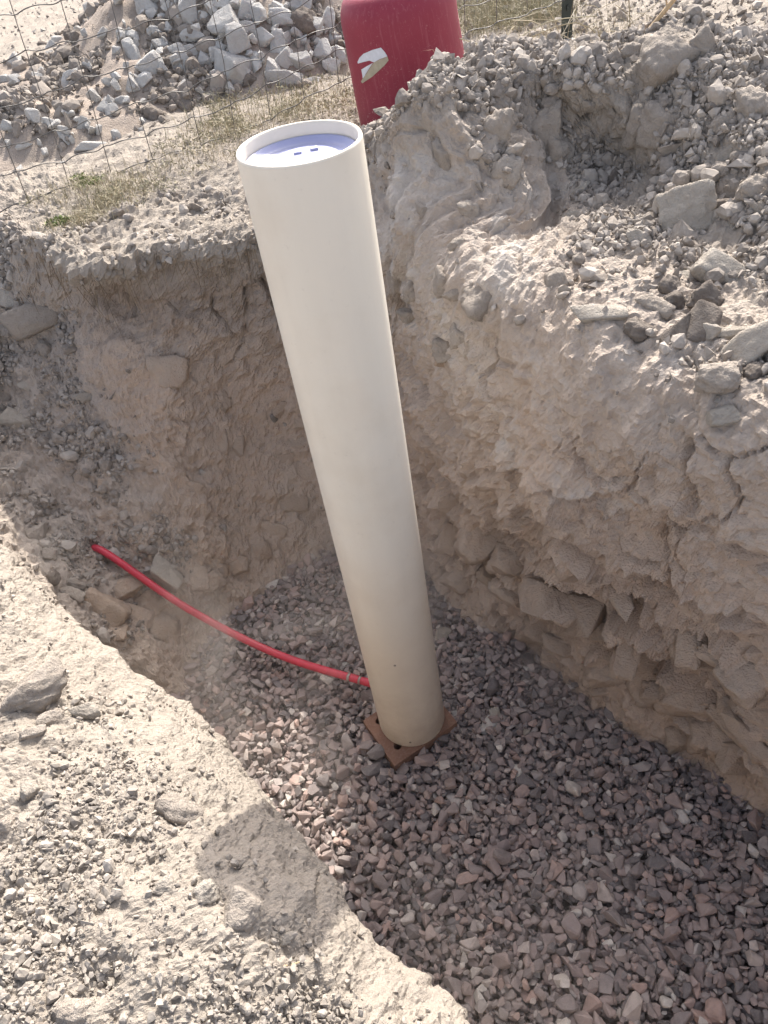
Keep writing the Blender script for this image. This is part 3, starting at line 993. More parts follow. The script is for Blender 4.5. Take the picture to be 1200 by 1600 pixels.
# ------------------------------------------------------------------ the red conduit
M["red_pipe"] = mat_plain("red_plastic", (0.53, 0.040, 0.070), 0.38, 0.12, 60.0, 0.03, Specular_IOR_Level=0.45)
conduit = tag(empty("red_conduit", (-0.137, 1.34, 0.12)), "thin red plastic conduit curving from the shaded bank to the foot of the pipe", "conduit")
_cl = np.array([-0.137, 1.34, 0.12])
path = catmull([(-1.12, 2.06, 0.24), (-1.03, 1.985, 0.30), (-0.95, 1.915, 0.325), (-0.705, 1.735, 0.178), (-0.425, 1.555, 0.082), (-0.137, 1.365, 0.108), (-0.085, 1.325, 0.125)], 90)
v, f = tube(path - _cl, 0.0127, 16)
link("hose", mesh_py("hose", v, f, True), M["red_pipe"], conduit)
for frac in (0.795, 0.815):
    i = int(frac * 89)
    v, f = tube(np.array([path[i], path[i] * 0.6 + path[i + 1] * 0.4]) - _cl, 0.0148, 16)
    link("hose_clamp", mesh_py("hose_clamp", v, f, True), mat_plain("clamp_steel", (0.42, 0.36, 0.33), 0.35, Metallic=0.7), conduit)

# ------------------------------------------------------------------ rubble heap behind the fence
def heap_z(x, y):
    z = 0.46 * np.exp(-(((x + 0.2) / 0.88) ** 2 + ((y - 5.0) / 0.95) ** 2) ** 2)
    z += 0.20 * np.exp(-(((x + 1.35) / 0.95) ** 2 + ((y - 4.15) / 0.72) ** 2) ** 1.4)
    z += 0.25 * np.exp(-(((x + 0.5) / 0.9) ** 2 + ((y - 6.4) / 1.0) ** 2))
    return z + 1.085


def build_heap():
    nx, ny = 250, 240
    xs, ys = np.linspace(-3.3, 2.2, nx), np.linspace(3.15, 8.2, ny)
    X, Y = np.meshgrid(xs, ys, indexing='ij')
    p = np.stack([X.ravel(), Y.ravel(), heap_z(X, Y).ravel()], 1)
    lift = np.clip((p[:, 2] - 1.11) * 9, 0, 1)
    d = 0.05 * fbm(p * 3.0, 3) + 0.02 * fbm(p * 10.0, 3)
    w1, _, cid, _ = worley(p * 13.0)
    d += 0.030 * np.clip(0.6 - w1, 0, 1) * (0.3 + _R01[cid, 3])
    w1, _, cid, _ = worley(p * 34.0)
    d += 0.010 * np.clip(0.6 - w1, 0, 1)
    p[:, 2] += d * lift - (1 - lift) * 0.05
    a = (np.arange(nx - 1)[:, None] * ny + np.arange(ny - 1)).ravel()
    f = np.stack([a, a + ny, a + ny + 1, a + 1], 1)
    me = new_mesh("rubble_heap", p, f, True)
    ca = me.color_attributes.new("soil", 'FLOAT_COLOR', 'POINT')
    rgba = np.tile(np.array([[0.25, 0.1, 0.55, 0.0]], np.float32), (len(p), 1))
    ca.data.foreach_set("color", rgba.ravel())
    return me, p


heap_me, HP = build_heap()
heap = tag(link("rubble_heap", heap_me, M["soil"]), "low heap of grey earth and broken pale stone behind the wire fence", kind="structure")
HPX, HPY, HD, _ = project(HP)


def on_heap(px, py):
    dd = (HPX - px) ** 2 + (HPY - py) ** 2
    near = np.where(dd < 40)[0]
    if len(near) == 0:
        near = np.argsort(dd)[:5]
    k = near[np.argmin(HD[near])]
    return HP[k].copy(), HD[k]


def view_axes(p):
    """image right, image up and toward-camera directions at a point"""
    v = np.array([0, 0, CAM_Z]) - p
    v /= np.linalg.norm(v)
    rt = CAM_ROT @ np.array([1.0, 0, 0])
    rt = rt - v * (rt @ v)
    rt /= np.linalg.norm(rt)
    return rt, np.cross(v, rt), v


ROCKS = [poly_rock(200 + i, 5, 8 + i % 5, 18 + 4 * (i % 4), 0.075) for i in range(10)]
SLABS = [hull_rock(300 + i, 12 + i % 4, 0.05) for i in range(12)]
FLAT = [poly_rock(400 + i, 4, 7, 26, 0.05) for i in range(6)]
CLODS = [poly_rock(500 + i, 4, 18, 10, 0.13, False) for i in range(8)]
SHAPES = {'rock': ROCKS, 'slab': SLABS, 'flat': FLAT, 'clod': CLODS}
_mesh_cache = {}


def shape_mesh(kind, i):
    key = (kind, i % len(SHAPES[kind]))
    if key not in _mesh_cache:
        v, f = SHAPES[kind][key[1]]
        _mesh_cache[key] = new_mesh("stone", v, f, kind in ('rock', 'flat', 'clod'))
    return _mesh_cache[key]


def place(o, p, half, ang, tilt, sink, where='view', lean=0.35):
    """half sizes (across, up, deep) in metres, turned by ang in the picture plane, leaning back by tilt"""
    rt, upv, vw = view_axes(p)
    ca, sa = math.cos(math.radians(ang)), math.sin(math.radians(ang))
    ex, ey = rt * ca + upv * sa, -rt * sa + upv * ca
    ct, st = math.cos(math.radians(tilt)), math.sin(math.radians(tilt))
    ey2, ez2 = ey * ct - vw * st, vw * ct + ey * st
    mt = Matrix.Identity(4)
    for r in range(3):
        mt[r][0], mt[r][1], mt[r][2] = ex[r] * half[0], ey2[r] * half[1], ez2[r] * half[2]
        mt[r][3] = p[r] + vw[r] * half[2] * sink
    return mt


# pale broken stone of the heap: pieces of the heap
g = np.random.default_rng(21)
HEAP_STONES = [  # px, py, width, height, angle
    (225, 8, 32, 20, -10), (290, 22, 26, 46, 15), (352, 38, 44, 40, 30), (370, 62, 34, 40, 20), (363, 105, 56, 62, 5), (305, 58, 36, 18, 4), (298, 78, 26, 18, 20),
    (205, 78, 20, 44, 8), (218, 85, 8, 40, 5), (236, 100, 34, 38, -35), (246, 70, 26, 20, -20), (240, 50, 16, 16, 0), (283, 95, 22, 46, 6), (270, 80, 22, 18, 0),
    (105, 125, 18, 36, -25), (120, 110, 18, 14, 10), (165, 163, 20, 26, -30), (177, 168, 18, 22, -60), (190, 155, 22, 14, 15), (225, 126, 32, 18, 30), (205, 130, 20, 24, 0),
    (150, 228, 58, 14, 3), (120, 250, 26, 15, 8), (75, 195, 22, 14, -5), (132, 195, 16, 22, -30), (60, 312, 62, 30, 22), (222, 260, 30, 14, 20), (190, 273, 30, 22, 12),
    (22, 195, 36, 15, -8), (42, 225, 24, 9, 20), (105, 212, 22, 10, 5), (60, 115, 14, 28, -40), (28, 92, 24, 22, -20), (88, 58, 20, 14, 10), (80, 68, 20, 18, 25),
    (52, 182, 22, 22, 0), (8, 120, 16, 12, 30), (24, 122, 18, 14, -10), (55, 52, 24, 14, 12), (140, 18, 18, 30, 25), (104, 20, 12, 16, 0),
    (412, 55, 34, 26, 10), (440, 68, 24, 40, -18), (400, 95, 16, 34, 8), (425, 100, 24, 26, 5), (446, 92, 22, 30, -28), (468, 92, 40, 26, -5), (475, 130, 50, 12, 12),
    (443, 118, 54, 22, 6), (505, 82, 30, 28, 35), (515, 100, 26, 22, 0), (513, 30, 22, 40, -18), (527, 62, 20, 18, 0), (505, 68, 28, 12, 20), (532, 84, 22, 26, 10),
    (408, 20, 26, 30, 12), (430, 5, 22, 14, 0), (390, 12, 24, 30, -12), (352, 5, 30, 28, 8), (330, 15, 18, 22, 20), (444, 28, 40, 22, 0), (470, 8, 36, 20, 10), (490, 45, 28, 20, -12),
    (332, 82, 20, 20, 14), (323, 95, 26, 22, 0), (340, 70, 18, 22, 0), (395, 40, 18, 16, 0), (318, 30, 18, 14, 0), (265, 12, 22, 18, -12), (250, 28, 16, 14, 9), (262, 42, 14, 16, 20)]
DARK_CLODS = [(475, 45, 52, 46), (245, 178, 36, 36), (270, 155, 56, 36), (265, 200, 30, 22), (245, 200, 28, 22), (115, 52, 34, 24), (85, 100, 26, 36), (262, 60, 22, 26), (12, 160, 24, 20), (68, 66, 24, 16), (330, 105, 18, 16), (300, 130, 22, 18), (385, 130, 30, 18), (330, 155, 26, 20), (15, 85, 30, 26)]
for i, (px, py, w, h, a) in enumerate(HEAP_STONES):
    p, dist = on_heap(px, py)
    k = dist / 1202 / 2
    o = link("stone", shape_mesh('slab' if i % 3 else 'flat', i * 5), None, heap)
    if not o.data.materials:
        o.data.materials.append(M["heap_stone"])
    o.matrix_local = place(o, p, (w * k * 1.12, h * k * 1.12, min(w, h) * k * 0.8), a + g.normal(0, 6), g.uniform(10, 40), 0.40)
# smaller pale stones between the large ones
for i in range(170):
    px, py = g.uniform(180, 545), g.uniform(-8, 150)
    if i > 110:
        px, py = g.uniform(-10, 230), g.uniform(45, 300)
    elif py > 165 - (px - 180) * 0.12:
        continue
    p, dist = on_heap(px, py)
    s = g.uniform(5, 12) * dist / 1202
    o = link("stone", shape_mesh('slab', i), M["heap_stone"], heap)
    mt = Matrix([list(r) for r in rot_euler(*g.uniform(0, 6.28, 3)) @ np.diag([s, s * g.uniform(.6, .9), s * g.uniform(.4, .7)])]).to_4x4()
    mt.translation = Vector(p + np.array([0, 0, s * 0.45]))
    o.matrix_local = mt
_clod_me = [new_mesh("clod", *c, True) for c in CLODS]
for i, (px, py, w, h) in enumerate(DARK_CLODS):
    p, dist = on_heap(px, py)
    k = dist / 1202 / 2
    o = link("clod", _clod_me[i % len(_clod_me)], M["dark_rock"], heap)
    o.matrix_local = place(o, p, (w * k, h * k, min(w, h) * k * 0.8), g.uniform(-30, 30), 25, 0.1)

# ------------------------------------------------------------------ stones bedded in the cut walls: pieces of the ground
_wall_me = [new_mesh("wall_stone", *hull_rock(700 + i, 13 + i % 5, 0.04)) for i in range(14)]
_wall_me3 = [new_mesh("wall_stone", *poly_rock(760 + i, 4, 16, 10, 0.13, False), True) for i in range(8)]
_wall_me2 = [new_mesh("wall_stone", *poly_rock(730 + i, 4, 9, 30, 0.085), True) for i in range(12)]
WALL_STONES = [  # px, py, width, height, angle, proud
    (905, 885, 54, 52, -20, .3), (745, 845, 60, 60, -40, .1), (800, 880, 66, 46, -25, .1), (770, 905, 46, 26, -38, .1), (850, 935, 70, 56, -35, .15), (865, 925, 12, 62, 22, .3),
    (845, 985, 64, 44, -25, .1), (790, 925, 46, 30, -40, .2), (905, 960, 58, 70, -30, .1), (935, 985, 40, 28, -20, .2), (945, 1050, 58, 44, -8, .2), (950, 1075, 46, 18, 4, .3),
    (1075, 1005, 40, 64, -15, .2), (1060, 1000, 26, 52, -10, .2), (1125, 1035, 62, 20, -38, .5), (1110, 1038, 36, 20, -6, .4), (1130, 1010, 40, 20, -20, .3), (1010, 1050, 70, 80, -12, .05),
    (1030, 1085, 60, 40, -12, .1), (1145, 1140, 20, 74, 42, .4), (1165, 1150, 20, 70, 38, .3), (1140, 1105, 34, 26, -30, .2), (1100, 1140, 42, 50, -8, .2), (1120, 1150, 36, 44, 0, .2),
    (1150, 1185, 44, 40, 6, .3), (1185, 1180, 24, 20, 0, .2), (1080, 1090, 90, 50, -14, .0), (1160, 1065, 50, 60, 40, .1), (1185, 1020, 40, 26, -15, .1), (1190, 1115, 34, 50, 40, .1),
    (1060, 1150, 40, 40, 0, .1), (985, 1020, 34, 70, -20, .1), (970, 930, 30, 80, 18, .1), (875, 1010, 50, 22, -25, .2), (720, 900, 40, 50, -50, .05), (700, 840, 30, 44, -20, .05),
    # back wall
    (365, 700, 36, 34, -8, .1), (345, 690, 20, 40, 10, .15), (352, 625, 14, 30, 12, .3), (338, 632, 12, 26, -8, .3), (370, 882, 30, 28, 15, .2), (440, 720, 40, 30, 0, .05), (470, 690, 44, 26, 8, .1),
    (455, 780, 44, 36, 0, .05), (480, 740, 36, 40, 0, .05), (262, 580, 54, 44, 0, .2), (330, 910, 40, 30, 20, .1), (310, 905, 28, 34, 5, .1), (340, 890, 30, 22, -20, .15), (430, 830, 38, 26, -10, .05), (408, 860, 30, 30, 0, .1),
    (480, 660, 40, 20, 0, .1), (440, 640, 30, 24, 0, .05), (300, 760, 30, 16, -12, .05), (237, 733, 18, 12, 14, .4), (160, 755, 12, 14, 0, .3),
    # under the conduit
    (195, 925, 46, 40, 5, .3), (222, 905, 34, 24, -8, .3), (235, 945, 40, 40, 30, .15), (270, 960, 46, 34, -30, .15), (205, 965, 60, 40, -20, .1), (160, 960, 60, 50, -25, .1), (255, 985, 50, 40, -30, .1), (285, 940, 30, 28, 0, .1), (175, 990, 40, 30, -20, .1),
    # steep face right of the pipe
    (775, 205, 36, 52, -6, .35), (618, 440, 26, 32, -10, .3), (645, 455, 26, 34, -20, .2), (750, 470, 52, 50, -35, .15), (706, 455, 30, 22, 15, .2), (640, 495, 34, 26, 20, .2), (720, 525, 36, 40, -15, .15),
    (715, 385, 24, 18, 20, .2), (835, 131, 22, 34, 5, .5), (825, 138, 18, 24, 0, .4), (783, 122, 14, 22, 0, .4), (715, 137, 16, 14, 35, .4), (585, 233, 9, 30, 6, .4), (690, 440, 26, 40, -15, .1), (665, 330, 26, 26, 0, .1), (690, 560, 30, 26, 0, .1),
    (695, 545, 40, 40, -20, .1), (730, 330, 30, 26, 0, .2), (790, 270, 36, 50, -8, .1), (1010, 85, 40, 44, 0, .1), (955, 100, 26, 26, 30, .3), (920, 162, 26, 18, -10, .4), (960, 180, 22, 10, -45, .4), (905, 70, 30, 16, 25, .3),
    (1030, 195, 56, 60, -40, .2), (1000, 200, 40, 50, -30, .15), (985, 85, 26, 24, 10, .4), (970, 60, 28, 14, 8, .4), (850, 200, 40, 60, 0, .05), (870, 240, 40, 60, -10, .05), (700, 250, 30, 50, 15, .05)]
for i, (px, py, w, h, a, proud) in enumerate(WALL_STONES):
    p, n_, dist = on_ground(px, py)
    k = dist / 1202 / 2
    pool = _wall_me if i % 4 == 0 else _wall_me2
    if py < 560:
        pool = _wall_me3
    me = pool[(i * 3) % len(pool)]
    o = link("wall_stone", me, M["sandstone"] if py > 560 else M["dusty_rock"], ground)
    o.matrix_local = place(o, p, (w * k * 1.2, h * k * 1.2, min(w, h) * k * 1.0), a, g.uniform(-12, 22), proud * 0.8 - (0.62 if px > 600 else 0.72))

# ------------------------------------------------------------------ loose boulders and stones, each a thing of its own
BOULDERS = [  # px, py, w, h, angle, kind, material, label
    (1075, 335, 72, 66, 14, 'rock', "limestone", "large pale squarish boulder, the biggest lying on the right rubble slope"),
    (1127, 433, 78, 44, -26, 'flat', "limestone", "pale wedge shaped slab tilted on top of dark stones on the right slope"),
    (937, 487, 76, 24, 3, 'flat', "limestone", "long flat pale stone lying at the inner lip of the right slope"),
    (870, 437, 34, 38, 10, 'rock', "dusty_rock", "rounded pale stone standing where the steep face meets the rubble"),
    (1165, 173, 46, 56, -25, 'clod', "dusty_rock", "big rounded dusty boulder high on the right slope near the frame edge"),
    (1126, 192, 28, 40, -8, 'clod', "dusty_rock", "smaller upright rounded stone just left of the big rounded boulder"),
    (1141, 240, 34, 14, 38, 'slab', "limestone", "small pale leaf shaped flake pointing up towards the rounded boulder"),
    (1062, 517, 36, 52, -28, 'slab', "dark_rock", "dark angular stone leaning left beside a taller dark twin"),
    (1097, 505, 44, 58, -30, 'slab', "dark_rock", "tall dark angular stone between its darker twin and a pale chip"),
    (1109, 519, 26, 30, -22, 'slab', "limestone", "pale upright chip leaning on the tall dark angular stone"),
    (1183, 535, 92, 44, 42, 'flat', "limestone", "long pale slab slanting up to the right edge of the photo"),
    (1150, 520, 76, 18, 6, 'flat', "limestone", "thin straight pale slab lying flat behind the slanting slab"),
    (1120, 592, 56, 44, 0, 'rock', "dusty_rock", "dust covered block half buried on the sunlit lip of the right slope"),
    (1130, 652, 44, 30, 12, 'rock', "limestone", "pale oval stone resting just below the half buried dusty block"),
    (1181, 580, 34, 28, 0, 'clod', "dark_rock", "brown earthy lump beside the half buried dusty block"),
    (1105, 462, 48, 40, 0, 'clod', "dark_rock", "dark rough stone right under the tilted wedge slab"),
    (1052, 472, 32, 30, 0, 'clod', "dark_rock", "dark knobbly clod left of the stone under the wedge slab"),
    (1020, 478, 54, 30, -14, 'clod', "dusty_rock", "wide grey clod right of the long flat stone at the lip"),
    (995, 512, 38, 34, -18, 'clod', "dark_rock", "grey brown clod below the wide grey clod"),
    (1047, 447, 30, 32, 20, 'clod', "dark_rock", "brown clod above the knobbly clod and beside a small pale slab"),
    (1075, 432, 36, 16, 12, 'flat', "limestone", "small pale slab tucked in left of the tilted wedge slab"),
    (905, 297, 34, 12, 36, 'slab', "limestone", "narrow pale sliver lying alone on the upper gravelly slope"),
    (897, 338, 34, 16, 14, 'slab', "limestone", "broad pale flake just below the narrow sliver"),
    (963, 278, 30, 22, 18, 'clod', "dark_rock", "rough dark stone in the middle of the upper gravelly slope"),
    (1000, 375, 42, 22, -24, 'slab', "limestone", "pale pointed stone below left of the biggest boulder"),
    (985, 400, 30, 12, 28, 'slab', "dusty_rock", "grey shard leaning on a thinner shard below the pointed stone"),
    (1128, 265, 28, 24, 10, 'clod', "dusty_rock", "grey lump below the pale leaf shaped flake"),
    (1180, 300, 44, 40, 10, 'clod', "dusty_rock", "large crumbly clod at the right edge level with the biggest boulder"),
    (1149, 342, 18, 26, -10, 'slab', "limestone", "small pointed pale stone right of the biggest boulder"),
    (1130, 325, 40, 34, -20, 'clod', "dark_rock", "dark stone in the shade behind the biggest boulder"),
    (1044, 100, 68, 58, 0, 'clod', "dusty_rock", "big rounded earth lump sitting on the crest of the mound"),
    (1096, 76, 44, 44, 0, 'clod', "dusty_rock", "darker earth lump behind the big rounded lump on the crest"),
    # left slope
    (18, 466, 27, 28, -15, 'slab', "limestone", "small pale five sided stone on the shaded left slope"),
    (48, 500, 68, 36, 20, 'flat', "dusty_rock", "wide grey slab half buried in the shaded left slope"),
    (72, 546, 24, 26, -20, 'clod', "dusty_rock", "round grey stone just under the wide half buried slab"),
    (33, 658, 50, 24, -22, 'slab', "limestone", "flat triangular stone lying low on the left slope"),
    (140, 620, 42, 12, 8, 'slab', "limestone", "thin shard with a pale edge near the foot of the overhang"),
    (40, 604, 18, 13, 0, 'slab', "limestone", "small pale chip above the flat triangular stone"),
    (260, 896, 54, 30, -38, 'flat', "limestone", "pale angular slab lying just above the red conduit"),
    (58, 833, 30, 24, 10, 'rock', "dusty_rock", "blocky stone on the dark talus where the near bank begins"),
    (78, 868, 18, 16, 0, 'rock', "dusty_rock", "small squarish stone below the blocky stone on the talus"),
    (112, 928, 34, 22, -14, 'clod', "dusty_rock", "oval stone against the sunlit edge of the near bank"),
    (120, 912, 26, 16, -24, 'clod', "dusty_rock", "dark stone touching the oval stone by the near bank"),
    (82, 905, 22, 24, 0, 'clod', "dark_rock", "dark lump left of the oval stone by the near bank"),
    (155, 903, 14, 8, 0, 'slab', "limestone", "tiny white pebble on the dark soil below the conduit end"),
    # near bank
    (48, 1085, 92, 66, 24, 'clod', "dusty_rock", "big rough clod at the left edge of the sunlit near bank"),
    (80, 1124, 38, 22, 20, 'rock', "dusty_rock", "angular stone wedged under the big rough clod"),
    (50, 1146, 34, 14, 20, 'rock', "dusty_rock", "flattish stone below the big rough clod"),
    (130, 1112, 38, 24, 14, 'rock', "limestone", "pale stone at the right end of the big clod's hollow"),
    (142, 1092, 28, 20, -12, 'clod', "dusty_rock", "grey stone just behind the pale stone beside the big clod"),
    (280, 1265, 64, 44, -18, 'clod', "dusty_rock", "lone rough clod casting a short shadow on the near bank"),
    (378, 1425, 46, 62, -12, 'rock', "dusty_rock", "crumbly pale block standing in the pipe's shadow on the near bank"),
    (167, 1317, 36, 12, 4, 'slab', "limestone", "thin white flake lying on the pale crust of the near bank"),
    (446, 1466, 16, 28, -34, 'clod', "limestone", "small upright pale lump at the lower edge of the pipe's shadow"),
    (50, 1238, 24, 24, 0, 'clod', "limestone", "round pale clod at the left of the near bank below the big clod"),
    (256, 1386, 34, 26, 0, 'clod', "limestone", "rounded pale lump left of the pipe's shadow"),
    (320, 1395, 36, 30, 15, 'clod', "limestone", "whitish clod touching the pale block at the pipe's shadow"),
    (140, 1385, 26, 28, 0, 'clod', "dusty_rock", "grey clod low on the left of the near bank"),
    (116, 1580, 44, 34, 8, 'clod', "dusty_rock", "broad clod at the bottom left corner of the near bank"),
    (10, 1290, 26, 26, 0, 'clod', "dusty_rock", "clod cut by the left frame edge below the round pale clod"),
    # gravel bed
    (773, 1114, 15, 14, 10, 'rock', "limestone", "white pebble lying on the gravel right of the pipe foot"),
    (823, 1144, 10, 9, 0, 'rock', "limestone", "tiny round white pebble on the gravel below right of the white pebble"),
    (690, 992, 20, 26, -30, 'slab', "limestone", "pale flat chip on the gravel tight behind the pipe"),
]
for i, (px, py, w, h, a, kind, mat, label) in enumerate(BOULDERS):
    if py > 1100 and 600 < px < 900 or (px, py) == (690, 992):
        d = CAM_ROT @ np.array([px - 600, -(py - 800), -1202.0])
        tt = (0.012 - CAM_Z) / d[2]
        p = np.array([0, 0, CAM_Z]) + d * tt
        dist = np.linalg.norm(p - np.array([0, 0, CAM_Z]))
    else:
        p, n_, dist = on_ground(px, py)
    k = dist / 1202 / 2
    name = {'rock': 'boulder' if w > 40 else 'stone', 'slab': 'stone_flake', 'flat': 'stone_slab', 'clod': 'earth_clod'}[kind]
    pool = SHAPES[kind]
    v, f = pool[(i * 7 + 3) % len(pool)]
    me = new_mesh(name, v, f, kind != 'slab')
    o = link(name, me, M[mat])
    deep = min(w, h) * k * (0.85 if kind != 'slab' else 0.6)
    o.matrix_world = place(o, p, (w * k * 1.1, h * k * 1.1, deep), a, 12 if kind != 'flat' else 24, 0.34)
    tag(o, label, "stone" if kind != 'clod' else "clod")

# ------------------------------------------------------------------ crumbs: loose earth too fine to count
def scatter(name, count, weight, lo, hi, power, sub, mats, seed, src=None):
    SV, SN = src if src else (GV, GN)
    g = np.random.default_rng(seed)
    w = weight / weight.sum()
    idx = g.choice(len(w), size=count, p=w)
    size = lo * (1 - g.random(count)) ** (-1.0 / power)
    size = np.minimum(size, hi)
    if sub == 1:
        var = [poly_rock(900 + seed + k, 1, 6, 8, 0.0, False) for k in range(10)]
    elif sub == 2:
        var = [poly_rock(930 + seed + k, 2, 8, 14, 0.06, k % 2 == 0) for k in range(16)]
    else:
        var = [hull_rock(960 + seed + k, 9 + k % 4, 0.0) for k in range(16)]
    vs, fs, off = [], [], 0
    R = [rot_euler(*g.uniform(0, 6.28, 3)) for _ in range(64)]
    which = g.integers(0, len(var), count)
    for k in range(len(var)):
        m = np.where(which == k)[0]
        if len(m) == 0:
            continue
        v, f = var[k]
        for r in range(8):
            mm = m[r::8]
            if len(mm) == 0:
                continue
            rot = R[(k * 8 + r) % 64] @ np.diag([1.0, g.uniform(.7, .95), g.uniform(.55, .85)])
            vv = v @ rot.T
            jitter = g.normal(0, 0.004, (len(mm), 3))
            c = SV[idx[mm]] + SN[idx[mm]] * (size[mm] * 0.22)[:, None] + jitter * np.array([1, 1, 0.2])
            allv = c[:, None, :] + vv[None] * size[mm][:, None, None]
            vs.append(allv.reshape(-1, 3))
            fs.append((f[None] + (np.arange(len(mm)) * len(v))[:, None, None] + off).reshape(-1, 3))
            off += len(mm) * len(v)
    return tag(link(name, new_mesh(name, np.concatenate(vs), np.concatenate(fs)), mats), kind="stuff")


_in = (GPX > -120) & (GPX < 1320) & (GPY > -60) & (GPY < 1720) & (GDEPTH < 6) & (GLV > 1.6)
_bank = (GPY > 800) & (GPX < 760) & (GPY > 840 + GPX * 0.95) & (GLV > 4.8)
_up = np.clip(GN[:, 2] * 1.4 - 0.15, 0.0, 1)
_scr = GAREA / np.maximum(GDEPTH, 0.5) ** 0.8
_w = np.where(_in & (GLV < np.where(_bank, 7.5, 6.3)), GAREA / np.maximum(GDEPTH, 0.7) ** 1.3 * (GCLOD ** 1.4 + 0.004) * _up, 0)
_clump = np.clip(0.5 + 1.5 * fbm(GV * 5.0 + 40, 3), 0.02, 2.0)
_wr, _wb = np.where(_bank, 0, _w * _clump), np.where(_bank, _w * (_clump ** 1.7 + 0.09), 0)
scatter("fine_crumbs", 15500, _wr, 0.0032, 0.010, 2.1, 1, M["crumb"], 1)
scatter("small_clods", 6500, _wr, 0.0070, 0.015, 2.6, 1, M["crumb"], 8)
scatter("earth_crumbs", 1100, _wr, 0.012, 0.028, 3.0, 2, M["crumb"], 2)
scatter("pale_fine_crumbs", 9000, _wb, 0.0017, 0.006, 2.2, 1, M["crumb_pale"], 3)
scatter("pale_small_clods", 1500, _wb, 0.0040, 0.008, 2.4, 1, M["crumb_pale"], 11)
scatter("pale_crumbs", 130, _wb, 0.0062, 0.011, 2.8, 2, M["crumb_pale"], 4)
_ridge = np.where((GLV > 4.85) & (GLV < 5.5) & (GPX > 560) & (GPX < 960) & (GPY < 330), GAREA * _clump, 0)
scatter("ridge_crumbs", 900, _ridge, 0.006, 0.019, 2.2, 2, M["crumb"], 5)

_hn = np.tile(np.array([[0.0, 0.0, 1.0]]), (len(HP), 1))
_hw = np.where((HPX > -60) & (HPX < 560) & (HPY > -40) & (HPY < 330), np.clip(0.35 + 2.2 * fbm(HP * 3.0 + 12, 3), 0.03, 2) * np.clip((HP[:, 2] - 1.10) * 12, 0, 1), 0)
scatter("heap_crumbs", 5500, _hw, 0.007, 0.024, 1.9, 1, M["heap_crumb"], 6, (HP, _hn))
scatter("heap_clods", 350, _hw, 0.018, 0.05, 2.4, 2, M["heap_crumb"], 7, (HP, _hn))
_fw = np.where((GPX > 700) & (GPX < 1260) & (GPY > -40) & (GPY < 110) & (GLV > 5.6) & (GLV < 8.6), GAREA, 0)
scatter("far_crumbs", 2500, _fw, 0.006, 0.03, 1.9, 1, M["crumb"], 9)
_lw = np.where((GPX > -60) & (GPX < 560) & (GPY > -40) & (GPY < 420) & (GLV > 5.0) & (GLV < 8.6), GAREA * _clump, 0)
scatter("ledge_crumbs", 2500, _lw, 0.003, 0.012, 1.9, 1, M["crumb"], 10)
_lip = np.where((GLV > 4.75) & (GLV < 5.4) & (GPX > -20) & (GPX < 480) & (GPY > 320) & (GPY < 470), GAREA * np.clip(0.4 + 2 * fbm(GV * 6.0 + 3, 2), 0.05, 2), 0)
scatter("lip_clods", 130, _lip, 0.006, 0.02, 2.0, 2, M["crumb"], 12)

# ------------------------------------------------------------------ red tub behind the mound
TUB = np.array([0.408, 3.277, 1.075])


def mat_tub():
    t = NT("faded_red_plastic")
    mp = t.node("ShaderNodeMapping")
    mp.inputs["Scale"].default_value = (1, 1, 0.05)
    t.l.new(t.pos(), mp.inputs[0])
    st = t.noise(95.0, 4, 0.7, mp.outputs[0])
    bl = t.noise(9.0, 5, 0.6)
    sc = t.noise(48.0, 5, 0.75, None, 2.5)
    z = t.node("ShaderNodeSeparateXYZ")
    t.l.new(t.pos(), z.inputs[0])
    c = t.mix(bl, (0.235, 0.022, 0.044), (0.305, 0.042, 0.066))
    c = t.mix(t.ramp(st, 0.54, 0.78, 0.0, 0.3), c, (0.50, 0.20, 0.22))
    c = t.mix(t.math('MULTIPLY', t.ramp(sc, 0.60, 0.66), t.ramp(z.outputs[2], 0.05, 0.3, 0.8, 0.25)), c, (0.55, 0.36, 0.33))
    return t.done(c, 0.55, t.bump(st, 0.08, 0.002), Specular_IOR_Level=0.35)


M["tub"] = mat_tub()
tub = tag(empty("red_tub", TUB), "upturned weathered red plastic tub half hidden behind the earth mound", "tub")
TUB_PROF = [(0.2245, -0.06), (0.2245, 0.0), (0.2270, 0.012), (0.2235, 0.040), (0.2215, 0.043), (0.2225, 0.047), (0.2205, 0.15), (0.2170, 0.27), (0.2140, 0.335), (0.2135, 0.400), (0.2085, 0.432), (0.196, 0.462), (0.180, 0.479), (0.164, 0.486), (0.08, 0.490), (0.0001, 0.491)]
tub.rotation_euler = (0.0, math.radians(-4.5), 0.0)
link("tub_body", lathe("tub_body", TUB_PROF, 96), M["tub"], tub)
v, f = tube(np.array([[0.226 * math.cos(a), 0.226 * math.sin(a), 0.012] for a in np.linspace(0, 2 * math.pi, 97)]), 0.006, 8, False)
link("tub_lip", mesh_py("tub_lip", v, f, True), M["tub"], tub)


def tub_r(z):
    zs = [q[1] for q in TUB_PROF]
    return float(np.interp(z, zs, [q[0] for q in TUB_PROF]))


def on_tub(px, py):
    d = CAM_ROT @ np.array([px - 600, -(py - 800), -1202.0])
    o = np.array([0, 0, CAM_Z]) - TUB
    r = 0.216
    for _ in range(4):
        A, B, C = d[0] ** 2 + d[1] ** 2, 2 * (o[:2] @ d[:2]), o[:2] @ o[:2] - r * r
        t = (-B - math.sqrt(max(B * B - 4 * A * C, 0))) / (2 * A)
        q = o + t * d
        r = tub_r(q[2])
    return math.atan2(q[1], q[0]), q[2]


